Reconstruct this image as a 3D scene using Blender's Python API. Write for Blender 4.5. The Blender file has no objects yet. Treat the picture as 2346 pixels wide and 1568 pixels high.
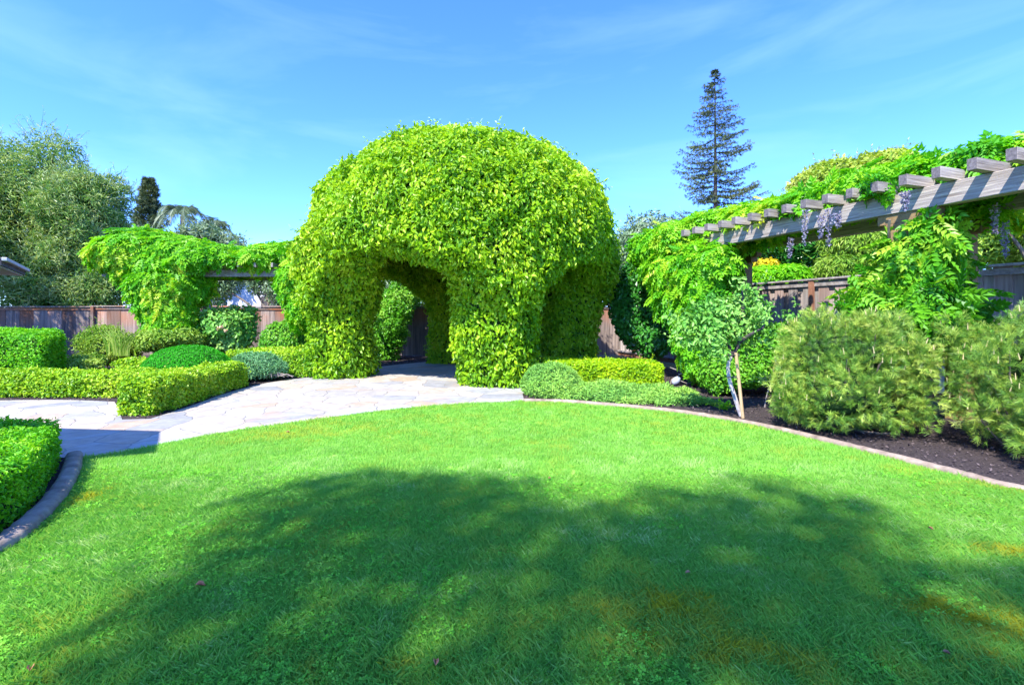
import bpy, bmesh, math, random
import numpy as np
from mathutils import Vector
random.seed(7)
R = math.radians
SC = bpy.context.scene
COL = SC.collection
# ------------------------------------------------------------------ camera, sky, sun, exposure
F, CX, HY, EYE = 1108.0, 1173.0, 722.0, 1.6      # focal length in pixels of a 2346 wide picture, eye height
cam = bpy.data.objects.new('camera', bpy.data.cameras.new('camera'))
COL.objects.link(cam); SC.camera = cam
cam.location = (0, 0, EYE); cam.rotation_euler = (R(90), 0, 0)
cam.data.sensor_width = 36; cam.data.lens = 36*F/2346
cam.data.shift_y = -62/2346
cam.data.clip_end = 1500; cam.data.clip_start = .05
SUN_E, SUN_A = R(50), R(31)                       # elevation; azimuth the light travels to, from +Y towards +X
sd = Vector((math.cos(SUN_E)*math.sin(SUN_A), math.cos(SUN_E)*math.cos(SUN_A), -math.sin(SUN_E)))
sun = bpy.data.objects.new('sun', bpy.data.lights.new('sun', 'SUN')); COL.objects.link(sun)
sun.data.energy = 2.5; sun.data.angle = R(.55); sun.data.color = (1, .96, .87)
sun.rotation_euler = sd.to_track_quat('-Z', 'Y').to_euler(); sun.location = (-8, -14, 20)
W = bpy.data.worlds.new('World'); SC.world = W; W.use_nodes = True
nt = W.node_tree; nt.nodes.clear()
def N(t, typ, **kw):
    n = t.nodes.new(typ)
    for k, v in kw.items(): setattr(n, k, v)
    return n
out = N(nt, 'ShaderNodeOutputWorld'); bg = N(nt, 'ShaderNodeBackground')
sky = N(nt, 'ShaderNodeTexSky'); sky.sky_type = 'NISHITA'; sky.sun_disc = False
sky.sun_elevation = SUN_E; sky.sun_rotation = R(211); sky.altitude = 0; sky.air_density = 1.0; sky.dust_density = .15; sky.ozone_density = 1.3
hs = N(nt, 'ShaderNodeHueSaturation'); hs.inputs['Saturation'].default_value = 1.12; hs.inputs['Value'].default_value = 1.0
cool = N(nt, 'ShaderNodeMix', data_type='RGBA', blend_type='MULTIPLY'); cool.inputs[0].default_value = 1; cool.inputs[7].default_value = (.27, .435, .92, 1); hs.inputs['Value'].default_value = 1.0
tc = N(nt, 'ShaderNodeTexCoord'); mp = N(nt, 'ShaderNodeMapping'); mp.inputs['Scale'].default_value = (1.0, 1.6, 5); mp.inputs['Rotation'].default_value = (.1, -.45, .9)
nz = N(nt, 'ShaderNodeTexNoise'); nz.inputs['Scale'].default_value = 1.6; nz.inputs['Detail'].default_value = 7; nz.inputs['Roughness'].default_value = .55; nz.inputs['Distortion'].default_value = .6
rp = N(nt, 'ShaderNodeMapRange'); rp.inputs['From Min'].default_value = .46; rp.inputs['From Max'].default_value = .9; rp.inputs['To Max'].default_value = .17
mx = N(nt, 'ShaderNodeMix', data_type='RGBA'); mx.inputs[7].default_value = (2.6, 3.6, 5.0, 1)
L = nt.links.new
L(tc.outputs['Generated'], mp.inputs['Vector']); L(mp.outputs[0], nz.inputs['Vector']); L(nz.outputs['Fac'], rp.inputs['Value'])
L(sky.outputs[0], hs.inputs['Color']); L(hs.outputs[0], cool.inputs[6]); L(cool.outputs[2], mx.inputs[6]); L(rp.outputs[0], mx.inputs[0])
L(mx.outputs[2], bg.inputs['Color']); L(bg.outputs[0], out.inputs[0]); bg.inputs['Strength'].default_value = .15
SC.view_settings.view_transform = 'Standard'; SC.view_settings.look = 'None'
SC.view_settings.exposure = 2.15; SC.view_settings.gamma = 1
SC.render.engine = 'CYCLES'
try:
    SC.cycles.max_bounces = 8; SC.cycles.transparent_max_bounces = 6; SC.cycles.transmission_bounces = 6
except Exception: pass

# ------------------------------------------------------------------ helpers
def P(px, py, Y): return ((px-CX)/F*Y, Y, EYE+(HY-py)/F*Y)
def G(px, py):
    Y = EYE*F/(py-HY); return ((px-CX)/F*Y, Y)
def tag(o, label=None, cat=None, group=None, kind=None):
    if label: o['label'] = label
    if cat: o['category'] = cat
    if group: o['group'] = group
    if kind: o['kind'] = kind
    return o
def empty(name, loc, label, cat, group=None):
    o = bpy.data.objects.new(name, None); COL.objects.link(o); o.location = loc; o.empty_display_size = .2
    bpy.context.view_layer.update()
    return tag(o, label, cat, group)
def link(name, me, mats, parent=None):
    o = bpy.data.objects.new(name, me); COL.objects.link(o)
    for m in (mats if isinstance(mats, (list, tuple)) else [mats]): me.materials.append(m)
    if parent is not None:
        o.parent = parent; o.matrix_parent_inverse = parent.matrix_world.inverted() if parent.type != 'EMPTY' else parent.matrix_basis.inverted()
    return o
class Geo:
    """collects arrays of vertices and faces; verts in world space"""
    def __init__(s): s.v=[]; s.l=[]; s.c=[]; s.t=[]; s.m=[]; s.n=0
    def add(s, v, loops, counts, tint=None, mat=0):
        v = np.asarray(v, float).reshape(-1, 3)
        s.v.append(v); s.l.append(np.asarray(loops, np.int64)+s.n); s.c.append(np.asarray(counts, np.int64))
        s.t.append(np.full(len(v), .5) if tint is None else np.broadcast_to(np.asarray(tint, float), (len(v),)))
        s.m.append(np.full(len(counts), mat)); s.n += len(v)
    def faces(s, v, fs, tint=None, mat=0):
        s.add(v, [i for f in fs for i in f], [len(f) for f in fs], tint, mat)
    def box(s, c, h, ax=None, tint=None, mat=0, bev=0):
        c = np.array(c, float); ax = np.eye(3) if ax is None else np.array(ax, float)
        cs = np.array([[x, y, z] for x in (-1, 1) for y in (-1, 1) for z in (-1, 1)], float)
        if bev <= 0:
            v = c+(cs*h)@ax
            s.faces(v, [(0,1,3,2),(4,6,7,5),(0,4,5,1),(2,3,7,6),(0,2,6,4),(1,5,7,3)], tint, mat); return
        h = np.array(h, float); b = min(bev, h.min()*.45)
        vs = []
        for q in cs:
            for a in range(3):
                e = q*(h-b); e[a] = q[a]*h[a]; vs.append(e)
        vs = np.array(vs); I = lambda x, y, z, a: ((x*2+y)*2+z)*3+a
        f = []
        for a in range(3):
            b1, b2 = (a+1) % 3, (a+2) % 3
            for sgn in (0, 1):
                q = []
                for u, w in ((0,0),(1,0),(1,1),(0,1)):
                    k = [0,0,0]; k[a] = sgn; k[b1] = u; k[b2] = w; q.append(I(*k, a))
                f.append(q if sgn else q[::-1])
            for u in (0, 1):
                for w in (0, 1):
                    k0 = [0,0,0]; k0[b1] = u; k0[b2] = w; k1 = list(k0); k1[a] = 1
                    q = [I(*k0, b1), I(*k1, b1), I(*k1, b2), I(*k0, b2)]
                    f.append(q if (u ^ w) else q[::-1])
        for x in (0,1):
            for y in (0,1):
                for z in (0,1):
                    q = [I(x,y,z,0), I(x,y,z,1), I(x,y,z,2)]; f.append(q if (x+y+z) % 2 else q[::-1])
        s.faces(c+vs@ax, f, tint, mat)
    def tube(s, pts, rad, n=6, tint=None, mat=0):
        pts = np.array(pts, float); k = len(pts); rad = np.broadcast_to(np.asarray(rad, float), (k,))
        d = np.gradient(pts, axis=0); d /= np.linalg.norm(d, axis=1)[:, None]+1e-9
        ref = np.array([0, 0, 1.]) if abs(d[:, 2]).mean() < .8 else np.array([1., 0, 0])
        a = np.cross(d, ref); a /= np.linalg.norm(a, axis=1)[:, None]+1e-9; b = np.cross(d, a)
        th = np.arange(n)*2*np.pi/n
        v = (pts[:, None]+rad[:, None, None]*(a[:, None]*np.cos(th)[None, :, None]+b[:, None]*np.sin(th)[None, :, None])).reshape(-1, 3)
        f = [(i*n+j, i*n+(j+1) % n, (i+1)*n+(j+1) % n, (i+1)*n+j) for i in range(k-1) for j in range(n)]
        f += [tuple(range(n))[::-1], tuple((k-1)*n+j for j in range(n))]
        s.faces(v, f, tint, mat)
    def mesh(s, name):
        me = bpy.data.meshes.new(name)
        if not s.v: return me
        v = np.concatenate(s.v); l = np.concatenate(s.l); c = np.concatenate(s.c); t = np.concatenate(s.t); m = np.concatenate(s.m)
        me.vertices.add(len(v)); me.vertices.foreach_set('co', v.astype(np.float32).ravel())
        me.loops.add(len(l)); me.loops.foreach_set('vertex_index', l.astype(np.int32))
        me.polygons.add(len(c)); st = np.concatenate([[0], np.cumsum(c)[:-1]])
        me.polygons.foreach_set('loop_start', st.astype(np.int32))
        try: me.polygons.foreach_set('loop_total', c.astype(np.int32))
        except Exception: pass
        me.polygons.foreach_set('material_index', m.astype(np.int32))
        at = me.attributes.new('tint', 'FLOAT', 'POINT'); at.data.foreach_set('value', t.astype(np.float32))
        me.update(calc_edges=True); me.validate()
        return me
    def build(s, name, mats, parent=None, smooth=False):
        me = s.mesh(name)
        me.polygons.foreach_set('use_smooth', np.full(len(me.polygons), smooth))
        return link(name, me, mats, parent)
# ---- noise and signed distances
def h3(i, seed):
    i = i.astype(np.int64)
    n = (i[..., 0]*73856093) ^ (i[..., 1]*19349663) ^ (i[..., 2]*83492791) ^ (seed*2654435761)
    n = (n ^ (n >> 13))*1274126177 & 0x7fffffff
    n = (n ^ (n >> 16))*668265263 & 0x7fffffff
    return (n % 100003)/100003.0
def vn(p, scale, seed=0):
    q = p/scale; i = np.floor(q); f = q-i; f = f*f*(3-2*f); r = 0
    for dx in (0, 1):
        for dy in (0, 1):
            for dz in (0, 1):
                w = (f[..., 0] if dx else 1-f[..., 0])*(f[..., 1] if dy else 1-f[..., 1])*(f[..., 2] if dz else 1-f[..., 2])
                r = r+w*h3(i+np.array([dx, dy, dz]), seed)
    return r*2-1
def ell(c, r):
    c = np.array(c, float); r = np.array(r, float)*np.ones(3)
    def f(p):
        q = (p-c)/r; k0 = np.linalg.norm(q, axis=-1)+1e-9; k1 = np.linalg.norm(q/r, axis=-1)+1e-9
        return k0*(k0-1)/k1
    return f
def pell(px, py, Y, rx, rz, ry=None):            # an ellipsoid from where it shows and how far away it stands
    s = Y/F; return ell(P(px, py, Y), (rx*s, (ry if ry else rx*s), rz*s))
def poly_prism(pts, z0, z1, rnd):                # rounded convex prism
    pts = np.array(pts, float)
    if np.sum(pts[:, 0]*np.roll(pts[:, 1], -1)-pts[:, 1]*np.roll(pts[:, 0], -1)) < 0: pts = pts[::-1]
    e = np.roll(pts, -1, 0)-pts; n = np.stack([e[:, 1], -e[:, 0]], 1); n /= np.linalg.norm(n, axis=1)[:, None]
    def f(p):
        d = np.stack([(p[..., 0]-a[0])*m[0]+(p[..., 1]-a[1])*m[1] for a, m in zip(pts, n)]+[p[..., 2]-z1, z0-p[..., 2]])+rnd
        return np.linalg.norm(np.maximum(d, 0), axis=0)*1.0+np.minimum(d.max(0), 0)-rnd
    return f
def smin(a, b, k):
    h = np.clip(.5+.5*(b-a)/k, 0, 1); return b*(1-h)+a*h-k*h*(1-h)
def union(fs, k=.0):
    def f(p):
        d = fs[0](p)
        for g in fs[1:]: d = smin(d, g(p), k) if k > 0 else np.minimum(d, g(p))
        return d
    return f
def bumpy(f, a1=.06, s1=.35, a2=.1, s2=1.1, seed=1):
    return lambda p: f(p)+vn(p, s1, seed)*a1+vn(p, s2, seed+5)*a2
def grad(f, p, e=.02):
    g = np.stack([f(p+np.array(d)*e)-f(p-np.array(d)*e) for d in ((1,0,0),(0,1,0),(0,0,1))], -1)
    return g/(np.linalg.norm(g, axis=-1)[:, None]+1e-9)
def shell(f, lo, hi, n, depth, rng, out=.0, ground=.02):
    lo = np.array(lo, float); hi = np.array(hi, float); got = []; tot = 0; tries = 0
    while tot < n and tries < 60:
        p = lo+rng.random((400000, 3))*(hi-lo); p = p[p[:, 2] > ground]
        d = f(p); q = p[(d < out) & (d > -depth)]
        got.append(q); tot += len(q); tries += 1
        if tries == 3 and tot < 50: break
    q = np.concatenate(got)
    return q[:n]
def core(geo, f, lo, hi, v, inset, mat=1):
    """a closed inner mass of a plant, just under its leaves"""
    lo = np.array(lo, float); hi = np.array(hi, float); n = np.ceil((hi-lo)/v).astype(int)+2
    ax = [lo[i]-v+np.arange(n[i])*v for i in range(3)]
    g = np.stack(np.meshgrid(*[a+v/2 for a in ax], indexing='ij'), -1)
    ins = (f(g.reshape(-1, 3)).reshape(n)+inset) < 0
    ins[0] = ins[-1] = False; ins[:, 0] = ins[:, -1] = False; ins[:, :, 0] = ins[:, :, -1] = False
    vi = {}
    quads = []
    N1 = n+1
    for a in range(3):
        b1, b2 = (a+1) % 3, (a+2) % 3
        A = ins; B = np.roll(ins, -1, a)
        for cond, flip in ((A & ~B, False), (~A & B, True)):
            idx = np.argwhere(cond)
            if len(idx) == 0: continue
            o = idx.copy(); o[:, a] += 1
            cs = []
            for u, w in ((0,0),(1,0),(1,1),(0,1)):
                k = o.copy(); k[:, b1] += u; k[:, b2] += w; cs.append(k)
            if flip: cs = cs[::-1]
            quads.append(np.stack(cs, 1))
    if not quads: return
    q = np.concatenate(quads); key = (q[..., 0]*N1[1]+q[..., 1])*N1[2]+q[..., 2]
    uq, inv = np.unique(key.ravel(), return_inverse=True)
    ijk = np.stack([uq//(N1[1]*N1[2]), uq//N1[2] % N1[1], uq % N1[2]], -1)
    p = lo-v+ijk*v
    for _ in range(3):
        d = f(p)+inset; p = p-np.clip(d, -v, v)[:, None]*grad(f, p)*.8
    p[:, 2] = np.maximum(p[:, 2], .0)
    geo.add(p, inv, np.full(len(q), 4), .5, mat)
# ---- leaf templates: (verts, loops, counts), x along the leaf, y across, z out of it
def T_leaf():
    v = [(0,0,0),(.3,.42,.1),(.7,.36,.08),(1,0,-.12),(.7,-.36,.08),(.3,-.42,.1)]
    return np.array(v, float), [0,1,2,3, 0,3,4,5], [4,4]
def T_diam():
    return np.array([(0,0,0),(.45,.5,.08),(1,0,-.05),(.45,-.5,.08)], float), [0,1,2, 0,2,3], [3,3]
def T_pinnate(pairs=5, droop=.35, ll=.34, w=.12):
    v=[]; l=[]; c=[]
    def leaflet(x, ang, ln):
        z = -droop*x*x; k = len(v); ca, sa = math.cos(ang), math.sin(ang)
        for a, b, h in ((0,0,0),(.45,.5*w/ll*1.6,.02),(1,0,-.06),(.45,-.5*w/ll*1.6,.02)):
            X = a*ln; Yy = b*ln; v.append((x+X*ca-Yy*sa, X*sa+Yy*ca, z+h-droop*.5*X*a))
        l.extend([k,k+1,k+2,k,k+2,k+3]); c.extend([3,3])
    for i in range(pairs):
        x = .15+.75*i/(pairs-1)
        for s in (-1, 1): leaflet(x, s*R(58-14*i/pairs), ll*(.85+.25*math.sin(i/(pairs-1)*3.1)))
    leaflet(.93, 0, ll)
    return np.array(v), l, c
def T_needles(rs, n=30, L0=.8, cone=50, w=.022):
    v=[]; l=[]; c=[]
    for i in range(n):
        x = rs.random()*.55; th = rs.random()*2*math.pi; an = R(cone*(.35+.65*rs.random()))
        d = np.array([math.cos(an), math.sin(an)*math.cos(th), math.sin(an)*math.sin(th)]); ln = L0*(.6+.4*rs.random())*.6
        pv = np.cross(d, [.3, .5, .8]); pv /= np.linalg.norm(pv); b = np.array([x, 0, 0]); k = len(v)
        v += [b-pv*w/2, b+pv*w/2, b+d*ln*.6+pv*w/2.4, b+d*ln, b+d*ln*.6-pv*w/2.4]; l += [k,k+1,k+2,k+3,k+4]; c += [5]
    k = len(v)
    for q in ((0,-.02,0),(0,.02,0),(.6,0,.01)): v.append(np.array(q, float))
    l += [k,k+1,k+2]; c += [3]
    return np.array(v), l, c
def T_tuft(rs, nb=7, seg=True, w=.0042, sp=.03):
    v=[]; l=[]; c=[]
    for i in range(nb):
        a = rs.random()*6.283; b = np.array([rs.gauss(0, sp), rs.gauss(0, sp), 0]); d = np.array([math.cos(a), math.sin(a), 0]); s = np.array([-d[1], d[0], 0])
        h = .022+.024*rs.random(); lean = rs.random()**1.2*.046; ww = w*(.7+.7*rs.random()); k = len(v)
        if seg:
            v += [b-s*ww/2, b+s*ww/2, b+d*lean*.35+s*ww*.45+[0,0,h*.6], b+d*lean+[0,0,h], b+d*lean*.35-s*ww*.45+[0,0,h*.6]]; l += [k,k+1,k+2,k+3,k+4]; c += [5]
        else:
            v += [b-s*ww/2, b+s*ww/2, b+d*lean+[0,0,h]]; l += [k,k+1,k+2]; c += [3]
    return np.array(v), l, c
def T_clover():
    v=[]; l=[]; c=[]
    for i in range(3):
        a = i*2.094; ca, sa = math.cos(a), math.sin(a); k = len(v)
        for x, y, z in ((0,0,0),(.6,.42,.06),(1,.3,.1),(.92,0,.04),(1,-.3,.1),(.6,-.42,.06)): v.append((x*ca-y*sa, x*sa+y*ca, z))
        l += [k,k+1,k+2,k+3, k,k+3,k+4,k+5]; c += [4,4]
    return np.array(v), l, c
def scatter(geo, tpl, p, T, Nn, ln, wd, tint, mat=0, hz=None):
    v, l, c = tpl; m = len(p)
    if m == 0: return
    T = T/(np.linalg.norm(T, axis=1)[:, None]+1e-9); B = np.cross(Nn, T); B /= np.linalg.norm(B, axis=1)[:, None]+1e-9; Nn = np.cross(T, B)
    ln = np.broadcast_to(ln, (m,)); wd = np.broadcast_to(wd, (m,)); hz = ln if hz is None else hz
    X = p[:, None]+(v[None, :, 0:1]*ln[:, None, None])*T[:, None]+(v[None, :, 1:2]*wd[:, None, None])*B[:, None]+(v[None, :, 2:3]*np.broadcast_to(hz, (m,))[:, None, None])*Nn[:, None]
    k = len(v); L_ = (np.asarray(l)[None]+np.arange(m)[:, None]*k).ravel()
    geo.add(X.reshape(-1, 3), L_, np.tile(c, m), np.repeat(tint, k), mat)
def orient(n, rng, spread=.7, up=.2, droop=.6, along=.0):
    m = len(n); nn = n+rng.normal(0, spread, (m, 3))*.6+np.array([0, 0, up]); nn /= np.linalg.norm(nn, axis=1)[:, None]
    d = rng.normal(0, 1, (m, 3))*.7+np.array([0, 0, -droop])+n*along
    t = d-(d*nn).sum(1)[:, None]*nn
    return t, nn
def tints(p, rng, seed=3, s=.6, a=.35, r=.6):
    return np.clip(.5+vn(p, s, seed)*a+(rng.random(len(p))-.5)*r, 0, 1)

# ------------------------------------------------------------------ materials
def srgb(*c): return tuple((x/12.92 if x <= .04045 else ((x+.055)/1.055)**2.4) for x in c)+(1,)
def leafmat(name, cols, rough=.5, trans=.35, tcol=None, spec=.35):
    m = bpy.data.materials.new(name); m.use_nodes = True; t = m.node_tree; t.nodes.clear()
    o = N(t, 'ShaderNodeOutputMaterial'); pr = N(t, 'ShaderNodeBsdfPrincipled'); tr = N(t, 'ShaderNodeBsdfTranslucent'); mi = N(t, 'ShaderNodeMixShader')
    at = N(t, 'ShaderNodeAttribute', attribute_name='tint'); cr = N(t, 'ShaderNodeValToRGB')
    e = cr.color_ramp.elements; n = len(cols)
    e[0].position = 0; e[0].color = (*cols[0], 1); e[1].position = 1; e[1].color = (*cols[-1], 1)
    for i in range(1, n-1): q = e.new(i/(n-1)); q.color = (*cols[i], 1)
    L = t.links.new; L(at.outputs['Fac'], cr.inputs[0]); L(cr.outputs[0], pr.inputs['Base Color'])
    pr.inputs['Roughness'].default_value = rough; pr.inputs['Specular IOR Level'].default_value = spec
    g = N(t, 'ShaderNodeMix', data_type='RGBA', blend_type='MULTIPLY'); g.inputs[0].default_value = 1
    tcol = tcol or (1.25, 1.15, .5); g.inputs[7].default_value = (*tcol, 1); L(cr.outputs[0], g.inputs[6]); L(g.outputs[2], tr.inputs['Color'])
    mi.inputs[0].default_value = trans; L(pr.outputs[0], mi.inputs[1]); L(tr.outputs[0], mi.inputs[2]); L(mi.outputs[0], o.inputs[0])
    return m
def mat(name, col, rough=.8, var=None, scale=6., stretch=(1,1,1), bump=.0, metal=0, tintv=0., detail=6, col3=None, spec=.3):
    """noise mottled surface between col and var; tintv: how far the per-piece tint shifts its value"""
    m = bpy.data.materials.new(name); m.use_nodes = True; t = m.node_tree; pr = t.nodes['Principled BSDF']; L = t.links.new
    pr.inputs['Roughness'].default_value = rough; pr.inputs['Metallic'].default_value = metal; pr.inputs['Specular IOR Level'].default_value = spec
    tc = N(t, 'ShaderNodeTexCoord'); mp = N(t, 'ShaderNodeMapping'); mp.inputs['Scale'].default_value = stretch
    nz = N(t, 'ShaderNodeTexNoise'); nz.inputs['Scale'].default_value = scale; nz.inputs['Detail'].default_value = detail; nz.inputs['Roughness'].default_value = .62
    L(tc.outputs['Object'], mp.inputs[0]); L(mp.outputs[0], nz.inputs['Vector'])
    cr = N(t, 'ShaderNodeValToRGB'); e = cr.color_ramp.elements; e[0].position = .3; e[1].position = .72
    e[0].color = (*col, 1); e[1].color = (*(var or col), 1)
    if col3: q = e.new(.5); q.color = (*col3, 1)
    L(nz.outputs['Fac'], cr.inputs[0]); last = cr.outputs[0]
    if tintv:
        at = N(t, 'ShaderNodeAttribute', attribute_name='tint'); mr = N(t, 'ShaderNodeMapRange'); mr.inputs['To Min'].default_value = 1-tintv; mr.inputs['To Max'].default_value = 1+tintv
        hv = N(t, 'ShaderNodeHueSaturation'); L(at.outputs['Fac'], mr.inputs[0]); L(mr.outputs[0], hv.inputs['Value']); L(last, hv.inputs['Color']); last = hv.outputs[0]
    L(last, pr.inputs['Base Color'])
    if bump:
        b = N(t, 'ShaderNodeBump'); b.inputs['Strength'].default_value = bump; b.inputs['Distance'].default_value = .02; L(nz.outputs['Fac'], b.inputs['Height']); L(b.outputs[0], pr.inputs['Normal'])
    return m
M = {}
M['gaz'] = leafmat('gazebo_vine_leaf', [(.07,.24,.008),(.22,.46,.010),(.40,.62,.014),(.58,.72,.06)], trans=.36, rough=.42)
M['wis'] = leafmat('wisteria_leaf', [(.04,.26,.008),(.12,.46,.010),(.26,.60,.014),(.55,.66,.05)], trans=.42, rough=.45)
M['box'] = leafmat('boxwood_leaf', [(.09,.26,.008),(.22,.46,.012),(.42,.62,.016),(.60,.70,.10)], trans=.3, rough=.4)
M['gold'] = leafmat('golden_hedge_leaf', [(.14,.36,.004),(.38,.60,.008),(.60,.74,.012)], trans=.35, rough=.45)
M['bright'] = leafmat('bright_hedge_leaf', [(.06,.32,.006),(.16,.52,.008),(.34,.66,.012)], trans=.35)
M['dome'] = leafmat('dome_shrub_leaf', [(.02,.26,.006),(.05,.44,.01),(.11,.58,.02)], trans=.3)
M['dark'] = leafmat('dark_shrub_leaf', [(.02,.12,.01),(.04,.22,.02),(.09,.33,.05)], trans=.2, rough=.3, spec=.5)
M['mid'] = leafmat('green_shrub_leaf', [(.05,.24,.01),(.14,.42,.02),(.32,.56,.06)], trans=.3, rough=.38)
M['rose'] = leafmat('rose_leaf', [(.06,.26,.03),(.18,.44,.06),(.36,.56,.14)], trans=.25, rough=.45, spec=.3)
M['olive'] = leafmat('narrow_tree_leaf', [(.06,.18,.03),(.17,.34,.06),(.38,.50,.16),(.58,.64,.32)], trans=.25, rough=.4, spec=.5)
M['grey'] = leafmat('grey_tree_leaf', [(.07,.16,.06),(.18,.28,.13),(.36,.44,.28)], trans=.2, rough=.45)
M['jun'] = leafmat('juniper_leaf', [(.10,.30,.05),(.24,.48,.07),(.42,.62,.10)], trans=.15, rough=.6)
M['junb'] = leafmat('blue_juniper_leaf', [(.07,.24,.08),(.15,.38,.14),(.28,.50,.22)], trans=.15, rough=.6)
M['pine'] = leafmat('pine_needle', [(.07,.19,.025),(.21,.38,.045),(.44,.55,.08),(.62,.50,.26)], trans=.15, rough=.45, tcol=(1.1,1.1,.6))
M['con'] = leafmat('conifer_needle', [(.05,.075,.03),(.10,.14,.05),(.19,.22,.08)], trans=.1, rough=.6)
M['yel'] = leafmat('yellow_leaf', [(.4,.38,.01),(.65,.55,.01),(.75,.65,.05)], trans=.3)
M['lime'] = leafmat('lime_tree_leaf', [(.20,.36,.02),(.40,.50,.06),(.60,.62,.16)], trans=.35)
M['will'] = leafmat('willow_leaf', [(.10,.26,.02),(.26,.44,.04),(.48,.60,.12)], trans=.3)
M['palm'] = leafmat('palm_leaf', [(.07,.12,.06),(.14,.20,.11),(.2,.26,.15)], trans=.15)
M['grass'] = leafmat('grass_blade', [(.52,.50,.03),(.47,.55,.07),(.33,.56,.09),(.23,.55,.075),(.33,.60,.115),(.53,.69,.25)], trans=.48, rough=.55, spec=.12, tcol=(1.05,1.08,.8))
M['clover'] = leafmat('clover_leaf', [(.12,.48,.03),(.20,.58,.04),(.30,.64,.07)], trans=.4, spec=.15)
M['wflower'] = leafmat('wisteria_petal', [(.16,.14,.24),(.32,.30,.38),(.58,.56,.56)], trans=.3, tcol=(1,1,1))
M['petal'] = leafmat('rose_petal', [(.8,.55,.3),(.85,.75,.5)], trans=.2, tcol=(1,1,1))
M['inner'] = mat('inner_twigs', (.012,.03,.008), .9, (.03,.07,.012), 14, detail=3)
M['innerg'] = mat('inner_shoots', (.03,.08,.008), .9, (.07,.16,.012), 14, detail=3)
M['bark'] = mat('bark', (.10,.075,.055), .9, (.24,.20,.16), 18, (1,1,.3), .5)
M['barkd'] = mat('dark_bark', (.03,.025,.03), .9, (.09,.075,.07), 18, (1,1,.3), .4)
M['white_bark'] = mat('painted_bark', (.25,.2,.2), .8, (.72,.68,.66), 22, (1,1,.4), .5)
M['stake'] = mat('stake_wood', (.40,.27,.12), .8, (.62,.46,.27), 14, (1,1,.1), .2)
M['dead'] = mat('dead_wood', (.2,.16,.13), .9, (.48,.42,.38), 20, (1,1,.4), .4)
M['timber'] = mat('weathered_timber', (.16,.135,.13), .85, (.46,.41,.38), 9, (1,1,1), .5, tintv=.15)
def timber(name, ang, seed=0.):
    m = mat(name, (.18,.14,.11), .85, (.54,.47,.38), 1.0, (1,1,1), .5, tintv=.22, col3=(.32,.275,.25), detail=8)
    mp = [n for n in m.node_tree.nodes if n.type == 'MAPPING'][0]; mp.vector_type = 'TEXTURE'
    mp.inputs['Rotation'].default_value = (0, 0, ang); mp.inputs['Scale'].default_value = (.55, .028, .028); return m
M['beam'] = timber('beam_timber', math.atan2(.942, -.336)); M['rafter'] = timber('rafter_timber', math.atan2(-.336, -.942))
M['endgrain_shade'] = mat('shaded_end_grain', (.07,.06,.065), .9, (.22,.19,.19), 30, bump=.3)  # weathered end grain; its dark tone also paints in the rafter ends' shade
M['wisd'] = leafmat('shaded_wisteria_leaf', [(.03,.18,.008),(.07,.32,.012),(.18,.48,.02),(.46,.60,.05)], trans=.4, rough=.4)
M['mulch'] = mat('mulch', (.018,.013,.013), .95, (.10,.075,.07), 38, (1,1,1), 1.0, col3=(.045,.033,.033), detail=10)
M['chip'] = mat('mulch_chip', (.04,.03,.03), .9, (.16,.12,.11), 30, tintv=.6)
M['kerb'] = mat('kerb_concrete', (.17,.12,.085), .85, (.40,.31,.235), 7, (1,1,1), .5, detail=9)
M['stucco'] = mat('stucco', (.20,.12,.05), .9, (.28,.19,.09), 20, bump=.3)
M['white'] = mat('white_wall', (.62,.62,.64), .8, (.72,.72,.74), 3, bump=.1)
M['roof'] = mat('roof_shingle', (.16,.15,.15), .9, (.28,.26,.25), 12, (1,4,1), .4)
M['gutter'] = mat('gutter', (.5,.48,.46), .5, (.6,.58,.56), 4)
M['gutterd'] = mat('dark_trim', (.06,.05,.05), .7, (.1,.09,.09), 4)
M['lamp'] = mat('lamp_shell', (.3,.34,.42), .35, (.42,.45,.55), 8, spec=.6)
M['deadleaf'] = mat('dead_leaf', (.25,.09,.04), .8, (.45,.22,.1), 30)
M['edge'] = mat('brown_board', (.20,.09,.05), .85, (.36,.17,.1), 8, (1,1,1), .3)

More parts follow.
